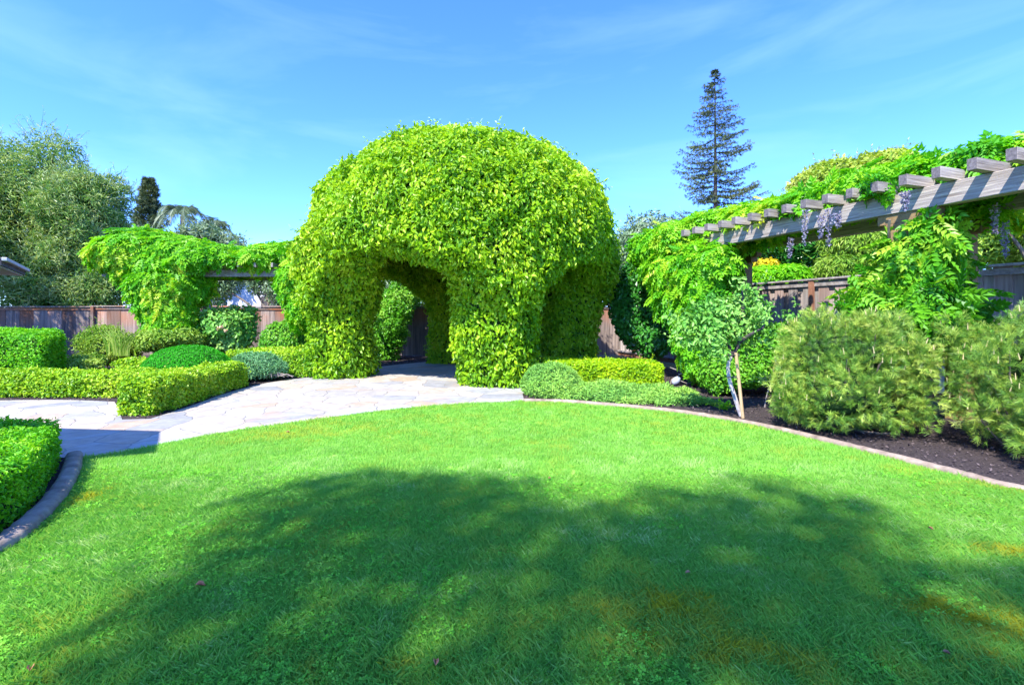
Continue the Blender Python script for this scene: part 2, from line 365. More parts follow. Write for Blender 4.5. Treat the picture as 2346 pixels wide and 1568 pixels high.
def wood_fence(name, a, b, orange, amt):
    m = bpy.data.materials.new(name); m.use_nodes = True; t = m.node_tree; pr = t.nodes['Principled BSDF']; L = t.links.new
    pr.inputs['Roughness'].default_value = .85; pr.inputs['Specular IOR Level'].default_value = .2
    tc = N(t, 'ShaderNodeTexCoord'); at = N(t, 'ShaderNodeAttribute', attribute_name='tint')
    mp = N(t, 'ShaderNodeMapping'); mp.inputs['Scale'].default_value = (22, 22, 1.1)
    ad = N(t, 'ShaderNodeVectorMath', operation='ADD'); cb = N(t, 'ShaderNodeCombineXYZ'); ml = N(t, 'ShaderNodeMath', operation='MULTIPLY'); ml.inputs[1].default_value = 37
    L(at.outputs['Fac'], ml.inputs[0]); L(ml.outputs[0], cb.inputs[2]); L(tc.outputs['Object'], ad.inputs[0]); L(cb.outputs[0], ad.inputs[1]); L(ad.outputs[0], mp.inputs[0])
    nz = N(t, 'ShaderNodeTexNoise'); nz.inputs['Scale'].default_value = 1; nz.inputs['Detail'].default_value = 5; nz.inputs['Distortion'].default_value = .4; L(mp.outputs[0], nz.inputs['Vector'])
    cr = N(t, 'ShaderNodeValToRGB'); e = cr.color_ramp.elements; e[0].position = .28; e[1].position = .72; e[0].color = (*a, 1); e[1].color = (*b, 1); L(nz.outputs['Fac'], cr.inputs[0])
    # orange stain where the boards were sheltered under the cap, board by board
    sx = N(t, 'ShaderNodeSeparateXYZ'); L(tc.outputs['Object'], sx.inputs[0])
    mr = N(t, 'ShaderNodeMapRange'); mr.inputs['From Min'].default_value = amt[0]; mr.inputs['From Max'].default_value = amt[1]; L(sx.outputs['Z'], mr.inputs[0])
    n2 = N(t, 'ShaderNodeTexNoise'); n2.inputs['Scale'].default_value = .6; L(ad.outputs[0], n2.inputs['Vector'])
    m2 = N(t, 'ShaderNodeMapRange'); m2.inputs['From Min'].default_value = .42; m2.inputs['From Max'].default_value = .6; L(n2.outputs['Fac'], m2.inputs[0])
    mm = N(t, 'ShaderNodeMath', operation='MULTIPLY'); L(mr.outputs[0], mm.inputs[0]); L(m2.outputs[0], mm.inputs[1])
    mx = N(t, 'ShaderNodeMix', data_type='RGBA'); mx.inputs[7].default_value = (*orange, 1); L(mm.outputs[0], mx.inputs[0]); L(cr.outputs[0], mx.inputs[6])
    hv = N(t, 'ShaderNodeHueSaturation'); vr = N(t, 'ShaderNodeMapRange'); vr.inputs['To Min'].default_value = .62; vr.inputs['To Max'].default_value = 1.4
    L(at.outputs['Fac'], vr.inputs[0]); L(vr.outputs[0], hv.inputs['Value']); L(mx.outputs[2], hv.inputs['Color']); L(hv.outputs[0], pr.inputs['Base Color'])
    bp = N(t, 'ShaderNodeBump'); bp.inputs['Strength'].default_value = .4; bp.inputs['Distance'].default_value = .01; L(nz.outputs['Fac'], bp.inputs['Height']); L(bp.outputs[0], pr.inputs['Normal'])
    return m
M['fence'] = wood_fence('fence_wood', (.12,.092,.08), (.34,.265,.22), (.45,.16,.06), (1.1, 1.9))
M['fence2'] = wood_fence('grey_fence_wood', (.23,.195,.175), (.54,.47,.42), (.30,.13,.08), (1.4, 3.2))

def stone_mat():
    m = bpy.data.materials.new('flagstone'); m.use_nodes = True; t = m.node_tree; pr = t.nodes['Principled BSDF']; L = t.links.new
    tc = N(t, 'ShaderNodeTexCoord'); w = N(t, 'ShaderNodeTexNoise'); w.inputs['Scale'].default_value = 1.7; w.inputs['Detail'].default_value = 3
    vm = N(t, 'ShaderNodeVectorMath', operation='MULTIPLY_ADD'); vm.inputs[1].default_value = (.35,.35,0); L(tc.outputs['Object'], w.inputs['Vector']); L(w.outputs['Color'], vm.inputs[0]); L(tc.outputs['Object'], vm.inputs[2])
    v1 = N(t, 'ShaderNodeTexVoronoi', feature='DISTANCE_TO_EDGE'); v2 = N(t, 'ShaderNodeTexVoronoi', feature='F1')
    for v in (v1, v2): v.inputs['Scale'].default_value = 1.75; v.voronoi_dimensions = '2D'; L(vm.outputs[0], v.inputs['Vector'])
    sp = N(t, 'ShaderNodeSeparateColor'); L(v2.outputs['Color'], sp.inputs[0])
    cr = N(t, 'ShaderNodeValToRGB'); cr.color_ramp.interpolation = 'LINEAR'; e = cr.color_ramp.elements
    e[0].position = 0; e[0].color = (0.27,0.265,0.26,1); e[1].position = 1; e[1].color = (0.42,0.386,0.337,1)
    for p_, c_ in ((.14,(0.33,0.32,0.31)), (.24,(0.395,0.348,0.289)), (.5,(0.454,0.405,0.342)), (.62,(0.43,0.315,0.22)), (.72,(0.47,0.429,0.365)), (.86,(0.38,0.37,0.345))):
        q = e.new(p_); q.color = (*c_, 1)
    L(sp.outputs[0], cr.inputs[0])
    n2 = N(t, 'ShaderNodeTexNoise'); n2.inputs['Scale'].default_value = 5; n2.inputs['Detail'].default_value = 9; n2.inputs['Roughness'].default_value = .7; L(tc.outputs['Object'], n2.inputs['Vector'])
    r2 = N(t, 'ShaderNodeMapRange'); r2.inputs['From Min'].default_value = .3; r2.inputs['From Max'].default_value = .7; r2.inputs['To Min'].default_value = .70; r2.inputs['To Max'].default_value = 1.16; L(n2.outputs['Fac'], r2.inputs[0])
    hv = N(t, 'ShaderNodeHueSaturation'); L(r2.outputs[0], hv.inputs['Value']); L(cr.outputs[0], hv.inputs['Color'])
    n3 = N(t, 'ShaderNodeTexNoise'); n3.inputs['Scale'].default_value = 1.1; n3.inputs['Detail'].default_value = 5; L(tc.outputs['Object'], n3.inputs['Vector'])
    r3 = N(t, 'ShaderNodeMapRange'); r3.inputs['From Min'].default_value = .55; r3.inputs['From Max'].default_value = .72; r3.inputs['To Max'].default_value = .5; L(n3.outputs['Fac'], r3.inputs[0])
    m3 = N(t, 'ShaderNodeMix', data_type='RGBA'); m3.inputs[7].default_value = (0.403,0.243,0.137,1); L(r3.outputs[0], m3.inputs[0]); L(hv.outputs[0], m3.inputs[6])
    gr = N(t, 'ShaderNodeMapRange'); gr.inputs['From Min'].default_value = .006; gr.inputs['From Max'].default_value = .026; L(v1.outputs['Distance'], gr.inputs[0])
    m4 = N(t, 'ShaderNodeMix', data_type='RGBA'); m4.inputs[6].default_value = (0.25,0.225,0.19,1); L(gr.outputs[0], m4.inputs[0]); L(m3.outputs[2], m4.inputs[7]); L(m4.outputs[2], pr.inputs['Base Color'])
    pr.inputs['Roughness'].default_value = .75
    ad = N(t, 'ShaderNodeMath', operation='MULTIPLY_ADD'); ad.inputs[1].default_value = .35; L(n2.outputs['Fac'], ad.inputs[0]); L(gr.outputs[0], ad.inputs[2])
    bp = N(t, 'ShaderNodeBump'); bp.inputs['Strength'].default_value = .6; bp.inputs['Distance'].default_value = .012; L(ad.outputs[0], bp.inputs['Height']); L(bp.outputs[0], pr.inputs['Normal'])
    return m
M['stone'] = stone_mat()
M['turf'] = mat('turf_soil', (.16,.36,.05), .95, (.30,.48,.07), 9, (1,1,1), .8, col3=(.22,.44,.06), detail=10)
M['far'] = mat('far_ground', (.08,.11,.04), .95, (.16,.18,.08), .4)

# ------------------------------------------------------------------ setting: ground, beds, path, lawn, kerbs
def crom(pts, n=8):
    pts = [np.array(p, float) for p in pts]; o = []
    for i in range(len(pts)-1):
        p0 = pts[max(i-1, 0)]; p1 = pts[i]; p2 = pts[i+1]; p3 = pts[min(i+2, len(pts)-1)]
        for k in range(n):
            t = k/n; o.append(.5*((2*p1)+(-p0+p2)*t+(2*p0-5*p1+4*p2-p3)*t*t+(-p0+3*p1-3*p2+p3)*t**3))
    o.append(pts[-1]); return np.array(o)
def sheet(name, poly, z, m):
    bm = bmesh.new(); vs = [bm.verts.new((p[0], p[1], z)) for p in poly]; f = bm.faces.new(vs)
    if f.normal.z < 0: f.normal_flip()
    bm.normal_update(); bmesh.ops.triangulate(bm, faces=bm.faces[:]); bm.normal_update()
    for f in bm.faces:
        if f.normal.z < 0: f.normal_flip()
    me = bpy.data.meshes.new(name); bm.to_mesh(me); bm.free(); return link(name, me, m)
tag(sheet('ground', [(-900,-900),(900,-900),(900,900),(-900,900)], -.012, M['far']), kind='structure')
BED = [(-26,-4),(12,-4),(9.2,2.3),(3.1,19.5),(-26,19.5)]
tag(sheet('mulch_bed', BED, 0, M['mulch']), kind='structure')
lk = [G(170,1052),G(163,1085),G(140,1130),G(100,1180),G(40,1235),G(0,1262)]+[(-3.36,2.5),(-3.3,1.2),(-3.5,-3.2)]
rk = [G(1200,920),G(1300,923),G(1390,930),G(1500,940),G(1600,953),G(1700,970),G(1800,991),G(1900,1015),G(2000,1040),G(2100,1065),G(2200,1091),G(2346,1127),(5.6,3.5),(6.5,2.1),(7.1,0),(7.1,-3.2)]
pe = [G(170,1052),G(210,1047),G(270,1039),G(355,1022),G(450,1003),G(560,985),G(700,965),G(850,945),G(960,933),G(1080,925),G(1200,920)]
LK, RK, PE = crom(lk), crom(rk), crom(pe)
LAWN = np.concatenate([PE, RK[1:], LK[::-1][:-1]])
tag(sheet('lawn', LAWN, .006, M['turf']), kind='structure')
far_e = crom([G(-260,922),G(0,918),G(150,917),G(262,921)],4)
far2 = crom([G(345,960),G(430,933),G(520,901),G(610,878),G(705,865)],6)
PATH = list(PE[:-1])+[G(1202,921),G(1197,903)]+[G(1236,882),G(1245,856),G(1120,834),G(1000,828),G(968,830),G(905,836),G(850,843),G(780,850),G(735,862)]+list(far2[::-1])+[G(280,962),G(268,930)]+list(far_e[::-1])+[(-9.4,5.6),(-6.2,5.3),(-5.2,5.45)]
tag(sheet('flagstone_path', PATH, .012, M['stone']), kind='structure')
def kerb(pts, name, w=.10, h=.065):
    g = Geo(); p = np.array(pts); d = np.gradient(p, axis=0); d /= np.linalg.norm(d, axis=1)[:, None]; n = np.stack([-d[:, 1], d[:, 0]], 1)
    prof = [(-.5,-.02),(-.5,.55),(-.38,.88),(-.15,1),(.15,1),(.38,.88),(.5,.55),(.5,-.02)]; k = len(prof); V = []
    rr = random.Random(5)
    for i in range(len(p)):
        wob = 1+rr.gauss(0, .03)
        for a, b in prof: V.append((p[i, 0]+n[i, 0]*a*w*wob, p[i, 1]+n[i, 1]*a*w*wob, b*h*wob))
    fs = [(i*k+j, i*k+j+1, (i+1)*k+j+1, (i+1)*k+j) for i in range(len(p)-1) for j in range(k-1)]
    fs += [tuple(range(k)), tuple((len(p)-1)*k+j for j in range(k))[::-1]]
    g.faces(V, fs); return tag(g.build(name, M['kerb'], smooth=True), kind='structure')
kerb(RK, 'lawn_kerb'); kerb(LK, 'hedge_kerb', .15, .10)
def inpoly(x, y, poly):
    poly = np.asarray(poly); c = np.zeros(len(x), bool); j = len(poly)-1
    for i in range(len(poly)):
        xi, yi = poly[i]; xj, yj = poly[j]
        c ^= ((yi > y) != (yj > y)) & (x < (xj-xi)*(y-yi)/(yj-yi+1e-12)+xi); j = i
    return c
rng = np.random.default_rng(11)
def grass():
    g = Geo(); rs = random.Random(3)
    near = [T_tuft(rs, 8, True, .0032, .018) for _ in range(5)]; mid = [T_tuft(rs, 7, False, .0062, .026) for _ in range(5)]; far = [T_tuft(rs, 6, False, .010, .035) for _ in range(4)]
    for (y0, y1, dens, tp) in ((.2, 1.55, 900, mid), (1.55, 2.9, 3300, near), (2.9, 4.4, 2700, near), (4.4, 6.3, 1700, mid), (6.3, 9.2, 1200, far)):
        xw = y1*1.12+2.2; n = int(dens*(y1-y0)*2*xw); x = (rng.random(n)*2-1)*xw; y = y0+rng.random(n)*(y1-y0); y = y+(rng.random(n)-.5)*.9*np.clip(y1/4, 0, 1.2)
        k = inpoly(x, y, LAWN) & ((np.abs(x) < y*1.1+.35) | (rng.random(n) < .5)); x, y = x[k], y[k]
        p = np.stack([x, y, np.full(len(x), .006)], 1)
        # colour of the blades: worn yellow patches as in the photograph, clumps, single pale blades
        t = .62+vn(p, .5, 4)*.16+vn(p, .13, 9)*.16+(rng.random(len(p))-.5)*.42
        for (a, b, ra, rb, am) in ((1560,1400,130,40,.5),(1320,1410,60,25,.4),(2150,1400,110,35,.55),(2290,1440,90,45,.5),(1850,1385,60,16,.3),(2300,1270,90,22,.45),(650,1500,50,25,.3),(900,1545,60,20,.35),(1700,1520,160,35,.35),(215,1140,28,20,.6),(640,1000,130,12,.22),(1600,1495,200,40,.25),(2250,1530,120,40,.35)):
            cx, cy = G(a, b); X1 = G(a+ra, b)[0]-cx; Y1 = abs(G(a, b-rb)[1]-G(a, b+rb)[1])/2
            q = np.exp(-((x-cx)/X1)**2-((y-cy)/Y1)**2); t -= q*am*1.05*(.55+.65*rng.random(len(x)))*(1+vn(p, .1, 31)*.7)
        t -= np.clip((y-5.2)/4, 0, .45)*.22
        a = rng.random(len(p))*6.283; T = np.stack([np.cos(a), np.sin(a), 0*a], 1); U = np.tile([0., 0, 1], (len(p), 1)); sc = (.8+.5*rng.random(len(p)))*(1+vn(p, .3, 12)*.22)
        sel = rng.integers(0, len(tp), len(p))
        for i in range(len(tp)):
            m = sel == i; scatter(g, tp[i], p[m], T[m], U[m], sc[m], sc[m], np.clip(t[m], .0, 1), hz=sc[m]*(1 if y0 < 4 else .9))
    return g
tag(grass().build('grass', M['grass']), 'short green lawn grass with yellow worn patches', 'grass', kind='stuff')
def clover():
    g = Geo(); n = 30000; y = 1.6+rng.random(n)**1.2*3.4; x = (rng.random(n)*2-1)*(y*1.1+.2); p = np.stack([x, y, .028+.02*rng.random(n)], 1)
    d = vn(p*[1,1,0], .55, 21)+vn(p*[1,1,0], .2, 22)*.6; k = inpoly(x, y, LAWN) & (d+(rng.random(n)-.5)*.7 > (.12+x*.10)); p = p[k]
    nn = rng.normal(0, .35, (len(p), 3))+[0, 0, 1]; nn /= np.linalg.norm(nn, axis=1)[:, None]; T = rng.normal(0, 1, (len(p), 3)); T -= (T*nn).sum(1)[:, None]*nn
    s = .009+.008*rng.random(len(p)); scatter(g, T_clover(), p, T, nn, s, s, tints(p, rng)); return g
tag(clover().build('clover', M['clover']), 'clover leaves scattered among the lawn grass', 'clover', kind='stuff')
def chips():
    g = Geo(); n = 60000; x = -12+rng.random(n)*22; y = 3+rng.random(n)*15
    k = inpoly(x, y, BED) & ~inpoly(x, y, LAWN) & ~inpoly(x, y, PATH); p = np.stack([x[k], y[k], .006+.02*rng.random(k.sum())], 1)
    nn = rng.normal(0, .5, (len(p), 3))+[0, 0, 1]; nn /= np.linalg.norm(nn, axis=1)[:, None]; T = rng.normal(0, 1, (len(p), 3)); T -= (T*nn).sum(1)[:, None]*nn
    s = .02+.035*rng.random(len(p)); scatter(g, T_diam(), p, T, nn, s, s*.5, rng.random(len(p))); return g
tag(chips().build('mulch_chips', M['chip']), 'dark bark chips lying on the planting beds', 'mulch', kind='stuff')

# ------------------------------------------------------------------ fences
BY = 19.3                                           # the back fence
def back_fence(x0, x1, top, label, seed, grp=None):
    rs = random.Random(seed); o = empty('wooden_fence', ((x0+x1)/2, BY, 0), label, 'fence', 'sections of the back fence')
    g = Geo(); x = x0
    while x < x1-.05:
        w = min(.56, x1-x); g.box((x+w/2, BY+rs.uniform(-.006, .006), top/2-.01), (w/2-.004, .012, top/2-.02), tint=rs.random()); g.box((x+w, BY+.024, top/2-.01), (.05, .006, top/2-.03), tint=.2); x += w
    g.build('board_panel', M['fence'], o)
    g = Geo(); g.box(((x0+x1)/2, BY-.02, top+.014), ((x1-x0)/2, .085, .022), tint=.7, bev=.005); g.build('cap_rail', M['fence'], o)
    g = Geo(); g.box(((x0+x1)/2, BY-.035, top-.075), ((x1-x0)/2, .02, .045), tint=.35); g.build('top_rail', M['fence'], o)
    for xx in (x0+.06,): g = Geo(); g.box((xx, BY-.075, top/2), (.055, .05, top/2-.01), tint=rs.random()*.5); g.build('fence_post', M['fence'], o)
back_fence(-23, -16.72, 1.93, 'brown back fence section in tree shade at the far left', 1)
back_fence(-16.72, -11.7, 1.95, 'orange topped back fence section behind the strap leaved bush', 2)
back_fence(-11.7, -6.2, 1.94, 'weathered back fence section behind the white flowered rose bush', 3)
back_fence(-6.2, 4.25, 1.98, 'pinkish back fence section seen through the vine arch', 4)
def right_fence():
    o = empty('wooden_fence', (6.5, 10, 0), 'long grey board fence running along the right behind the pergola', 'fence')
    u = np.array([-.336, .942, 0]); n = np.array([-.942, -.336, 0]); Z = np.array([0, 0, 1.]); AX = np.array([u, n, Z]); rs = random.Random(9)
    base = np.array([11.2-.357*2.0, 2.0, 0]); Ln = (BY+.12-2.0)/.942; top = 2.42
    g = Geo(); s = 0
    while s < Ln:
        z0 = .16; g.box(base+u*(s+.125)+n*.03+Z*(top+z0)/2, (.122, .011, (top-z0)/2), AX, tint=rs.random()); g.box(base+u*(s+.315)-n*.012+Z*((top+z0)/2-.01), (.11, .011, (top-z0)/2-.02), AX, tint=rs.random()*.5); s += .40
    g.build('board_panel', M['fence2'], o)
    g = Geo(); g.box(base+u*Ln/2+Z*(top+.02)+n*.02, (Ln/2, .10, .022), AX, tint=.45, bev=.005); g.build('cap_rail', M['timber'], o)
    g = Geo(); g.box(base+u*Ln/2+Z*(top-.085)+n*.058, (Ln/2, .016, .055), AX, tint=.1); g.build('top_rail', M['timber'], o)
    g = Geo(); g.box(base+u*Ln/2+Z*.19+n*.085, (Ln/2, .035, .03), AX, tint=.7); g.build('bottom_rail', M['timber'], o)
    g = Geo(); g.box(base+u*Ln/2+Z*.08+n*.05, (Ln/2, .02, .078), AX, tint=.5); g.build('kick_board', M['edge'], o)
    s = .3
    while s < Ln:
        g = Geo(); g.box(base+u*s+n*.10+Z*(top/2-.01), (.05, .04, top/2-.02), AX, tint=.5); g.build('fence_post', M['edge'], o); s += 2.42
right_fence()

# ------------------------------------------------------------------ plants: generic builder
def plant(name, f, lo, hi, n, ln, wd, m, label, cat, seed, depth=.15, inset=.14, vox=.12, tpl=None, spread=.7, up=.25, droop=.5, along=0., group=None, parent=None, trunk=None, inner='inner', out=.0, tn=(.6,.35,.6), bump=None, sprigs=0, part='foliage', ground=.02, jit=.35):
    rg = np.random.default_rng(seed); f = bumpy(f, *(bump or (.05, .3, .07, .9)), seed=seed)
    g = Geo(); p = shell(f, lo, hi, n, depth, rg, out, ground); nr = grad(f, p)
    T, Nn = orient(nr, rg, spread, up, droop, along); sz = 1+jit*(rg.random(len(p))*2-1)
    ts = tints(p, rg, seed+2, *tn)
    tp = tpl or T_leaf()
    if isinstance(tp, list):
        sel = rg.integers(0, len(tp), len(p))
        for i in range(len(tp)):
            k = sel == i; scatter(g, tp[i], p[k], T[k], Nn[k], ln*sz[k], wd*sz[k], ts[k])
    else: scatter(g, tp, p, T, Nn, ln*sz, wd*sz, ts)
    if sprigs:
        q = shell(f, lo, hi, sprigs, .05, rg); nq = grad(f, q); k = (nq[:, 2] > -.1); q, nq = q[k], nq[k]
        for a, b in zip(q, nq):
            d = b+rg.normal(0, .35, 3)+[0, 0, .45]; d /= np.linalg.norm(d); Ls = ln*(1.2+2.2*rg.random()); mm = int(5+3*rg.random()); tt = np.linspace(.1, 1, mm)
            pts = a+np.outer(tt, d)*Ls; g.tube(np.array([a-d*.05, a+d*Ls]), [ln*.03, ln*.01], 3, .3, 1)
            TT = d+rg.normal(0, .8, (mm, 3)); NN = rg.normal(0, .5, (mm, 3))+[0, 0, 1]; scatter(g, tp if not isinstance(tp, list) else tp[0], pts, TT, NN, ln*.75, wd*.75, np.clip(rg.random(mm)*.5+.4, 0, 1))
    core(g, f, lo, hi, vox, inset, 1)
    o = g.build(name if parent is None else part, [m, M[inner]], parent)
    if parent is None: tag(o, label, cat, group)
    return o
def bb(c, r, e=.25):
    c = np.array(c); r = np.array(r)*np.ones(3); lo = c-r-e; hi = c+r+e; lo[2] = max(lo[2], 0); return lo, hi

# ------------------------------------------------------------------ vine covered gazebo
GC = np.array([-1.28, 13.75]); PIL = [(-4.5,12.75),(-.36,11.5),(1.62,14.4),(-2.05,16.4)]
def gaz_sdf(p):
    x = p[..., 0]-GC[0]; y = p[..., 1]-GC[1]; z = p[..., 2]; r = np.sqrt(x*x+y*y)+1e-9
    def dome(R0, H0, up, dn):
        dz = z-H0; q = np.where(dz > 0, dz/up, dz/dn); k = (np.abs(r/R0)**2.25+np.abs(q)**2.25)**(1/2.25); return (k-1)*np.minimum(R0, 3.2)*.95
    an = np.arctan2(y, x); da = np.min([np.abs((an-math.atan2(c-GC[1], a-GC[0])+np.pi) % (2*np.pi)-np.pi) for a, c in PIL], 0); lower = 1.95+1.05*np.clip(da/.72, 0, 1)**.8
    d = dome(4.03, 3.7, 2.72, 6.5); b = lower-z; h = np.clip(.5-.5*(b-d)/.5, 0, 1); d = b*(1-h)+d*h+.5*h*(1-h)       # smooth max with the underside
    cav = dome(3.1, 2.4, 3.3, 9.); d = np.maximum(d, -cav)
    for i, (a, c) in enumerate(PIL):
        rr = (.74,.92,.86,.70)[i]+.05*np.clip((1.1-z)/1.1, 0, 1)**1.5+.22*np.clip((z-1.0)/1.5, 0, 1.4)**1.5
        q = np.sqrt((np.abs(p[..., 0]-a)**2.6+np.abs(p[..., 1]-c)**2.6)**(2/2.6))-rr; q = np.maximum(q, z-3.3)
        d = smin(d, q, .75)
    return d
gaz = empty('vine_gazebo', (GC[0], GC[1], 0), 'big domed gazebo covered all over in bright green vine with arched openings', 'gazebo')
gf0 = bumpy(gaz_sdf, .07, .42, .10, 1.2, seed=8); gf = lambda p: gf0(p)+vn(p, .21, 55)*.095
def build_gazebo():
    rg = np.random.default_rng(5); lo, hi = (-6.2, 9.0, 0), (3.6, 18.6, 7.3)
    p = shell(gf, lo, hi, 235000, .26, rg, .03, .03); nr = grad(gf, p)
    T, Nn = orient(nr, rg, .95, .25, 1.0, .35); sz = .6+.8*rg.random(len(p)); ts = np.clip(.46+vn(p, .3, 3)*.30+vn(p, 1.6, 4)*.15+(rg.random(len(p))-.5)*.5, 0, 1)
    part = np.full(len(p), 4)
    for i, (a, c) in enumerate(PIL):
        part[(p[:, 2] < 2.25) & (np.hypot(p[:, 0]-a, p[:, 1]-c) < 1.35)] = i
    G5 = [Geo() for _ in range(5)]; tp = T_leaf()
    for i in range(5):
        k = part == i; scatter(G5[i], tp, p[k], T[k], Nn[k], .108*sz[k], .062*sz[k], ts[k])
    q = shell(gf, (-6.2, 9, 2.5), hi, 650, .04, rg); nq = grad(gf, q); k = (nq[:, 2] > -.1) & (q[:, 1] < 17); q, nq = q[k], nq[k]
    for a, b in zip(q, nq):
        d = b*1.0+rg.normal(0, .35, 3)+[0, 0, .5]; d /= np.linalg.norm(d); Ls = .14+.3*rg.random()**2; mm = int(5+4*rg.random()); tt = np.linspace(.15, 1, mm)
        sag = np.outer(tt**2, [0, 0, -.05]); pts = a+np.outer(tt, d)*Ls+sag; G5[4].tube(np.array([a-d*.1, a+d*Ls*.5, pts[-1]]), [.006, .005, .002], 3, .3, 1)
        TT = d*.6+rg.normal(0, .7, (mm, 3))+[0, 0, -.3]; NN = rg.normal(0, .5, (mm, 3))+[0, 0, 1]; scatter(G5[4], tp, pts, TT, NN, .11, .055, np.clip(rg.random(mm)*.6+.35, 0, 1))
    core(G5[4], lambda p: gf(p), lo, hi, .17, .26, 1)
    G5[4].build('canopy', [M['gaz'], M['inner']], gaz)
    for i in range(4): G5[i].build('pillar', [M['gaz'], M['inner']], gaz)
    for i, (a, c) in enumerate(PIL):
        g = Geo(); g.box((a, c, 1.4), (.07, .07, 1.4), bev=.01); g.build('post', M['timber'], gaz)
build_gazebo()

# ------------------------------------------------------------------ left pergola and its wisteria
lp = empty('pergola', (-9.3, 15.0, 0), 'low timber pergola left of the vine gazebo, nearly buried in leaves', 'pergola')
for (x0, x1, yy) in ((-12.3, -5.2, 14.55), (-12.3, -5.2, 16.2)):
    g = Geo(); g.box(((x0+x1)/2, yy, 2.88), ((x1-x0)/2, .06, .12), tint=.2, bev=.008); g.build('beam', M['timber'], lp)
for (x, y) in ((-10.2, 14.55), (-6.5, 14.55), (-10.2, 16.2), (-6.5, 16.2)):
    g = Geo(); g.box((x, y, 1.37), (.1, .1, 1.375), tint=.4, bev=.01); g.build('post', M['timber'], lp)
for i in range(14):
    g = Geo(); g.box((-12.0+i*.5, 15.35, 3.07), (.03, 1.25, .065), tint=random.random(), bev=.006); g.build('rafter', M['timber'], lp)
PIN = [T_pinnate(5, .35), T_pinnate(6, .5), T_pinnate(4, .2)]
lw = union([pell(300,585,15.0,62,42,1.2), pell(360,568,15.2,70,42,1.3), pell(430,580,15.2,70,36,1.3), pell(500,592,15.2,62,30,1.3), pell(560,596,15.2,50,22,1.2), pell(620,590,15.2,50,32,1.2), pell(680,590,15.4,50,34,1.2), pell(405,605,14.6,85,30,.8), pell(310,620,14.7,35,40,.7)], .3)
plant('wisteria_vine', lw, (-13.4,13.3,2.4), (-5.0,17.4,4.8), 17000, .30, .30, M['wis'], 'bright green wisteria heaped along the top of the pergola left of the gazebo', 'vine', 21, depth=.3, inset=.26, vox=.16, tpl=PIN, spread=.5, up=.35, droop=.8, along=.6, sprigs=0, inner='innerg')
lw2 = union([pell(385,650,14.4,75,45,.75), pell(380,700,14.4,60,50,.6), pell(400,750,14.4,48,60,.6), pell(345,660,14.5,40,40,.6), pell(445,650,14.7,35,40,.5)], .3)
plant('wisteria_vine', lw2, (-12.2,13.2,.1), (-8.6,15.6,3.1), 9000, .27, .27, M['wis'], 'leafy wisteria column climbing the post of the pergola left of the gazebo', 'vine', 22, depth=.25, inset=.22, vox=.14, tpl=PIN, spread=.6, droop=.9, along=.5, inner='innerg')
lw3 = union([pell(668,650,14.0,22,45,.4), pell(690,700,14.0,25,50,.4), pell(690,610,14.0,30,40,.4)], .2)
plant('wisteria_vine', lw3, (-7.2,13.2,.3), (-5.4,15,3.6), 3500, .25, .25, M['wis'], 'wisteria hanging down between the low left pergola and gazebo pillar', 'vine', 23, depth=.22, inset=.2, vox=.14, tpl=PIN, spread=.6, droop=1., along=.5, inner='innerg')

# ------------------------------------------------------------------ right pergola, wisteria, flowers
U = np.array([-.336, .942, 0]); NB = np.array([-.942, -.336, 0]); ZA = np.array([0, 0, 1.]); AX = np.array([U, NB, ZA])
def BL(Y, off=0, z=0): return np.array([8.19-.357*Y, Y, 0])-NB*off+ZA*z    # a point of the beam line, off metres towards the fence
rpg = empty('pergola', tuple(BL(8.5, .7)), 'weathered grey timber pergola with jutting rafters over the right bed', 'pergola')
Y0, Y1 = 3.6, 11.6; mid = BL((Y0+Y1)/2); hl = (Y1-Y0)/2/.942
for off in (0.08, 1.28):
    g = Geo(); g.box(mid-NB*off+ZA*3.245, (hl, .085, .145), AX, tint=.4, bev=.008); g.build('beam', M['beam'], rpg)
rr = random.Random(4)
ys = [5.26+.3586*i for i in range(-4, 17)]
for i, y in enumerate(ys):
    g = Geo(); ov = .36+rr.uniform(-.02, .02); c = BL(y+.12, 0)-NB*((1.75-ov)/2)+ZA*(3.395+.075)
    g.box(c, (.052, (1.75+ov)/2, .072), AX, tint=rr.random(), bev=.003); g.box(c+NB*((1.75+ov)/2+.001), (.0495, .003, .0695), AX, mat=1); g.build('rafter', [M['rafter'], M['endgrain_shade']], rpg)
for y in (7.0, 11.0):
    for off in (.04, 1.28):
        c = BL(y, off); g = Geo(); g.box(c+ZA*1.42, (.15, .13, 1.42), AX, tint=.5, bev=.012); po = g.build('column', M['stucco'], rpg)
        g = Geo(); c = BL(y, off+.06); g.box(c+ZA*2.895, (.27, .10, .055), AX, bev=.006); g.box(c+ZA*3.025, (.40, .075, .073), AX, bev=.006); g.build('capital', M['stucco'], rpg)
def RW(y, off, z, r): return ell(BL(y, off, z), r)
rw = union([RW(11.8,.5,3.5,(1.0,.9,.5)), RW(11.0,.8,3.65,(.9,1.0,.45)), RW(10.2,.8,3.62,(.8,.9,.38)), RW(12.5,.1,3.35,(.7,.7,.5)), RW(9.4,.65,3.64,(.6,.7,.28)), RW(8.7,.6,3.68,(.5,.6,.3)), RW(8.0,.65,3.74,(.55,.6,.33)), RW(7.3,.65,3.74,(.5,.6,.30)), RW(6.6,.75,3.72,(.5,.55,.27)), RW(5.9,.85,3.68,(.4,.45,.22)), RW(5.1,.85,3.76,(.45,.5,.24)), RW(7.3,.0,3.62,(.26,.3,.14)), RW(8.8,.05,3.6,(.2,.25,.14))], .2)
plant('wisteria_vine', rw, (2.2,4.3,2.8), (8.6,13.6,4.4), 14000, .27, .27, M['wis'], 'bright wisteria sprawling over the rafters of the grey pergola', 'vine', 31, depth=.25, inset=.24, vox=.14, tpl=PIN, spread=.5, up=.4, droop=.3, along=.9, inner='innerg')
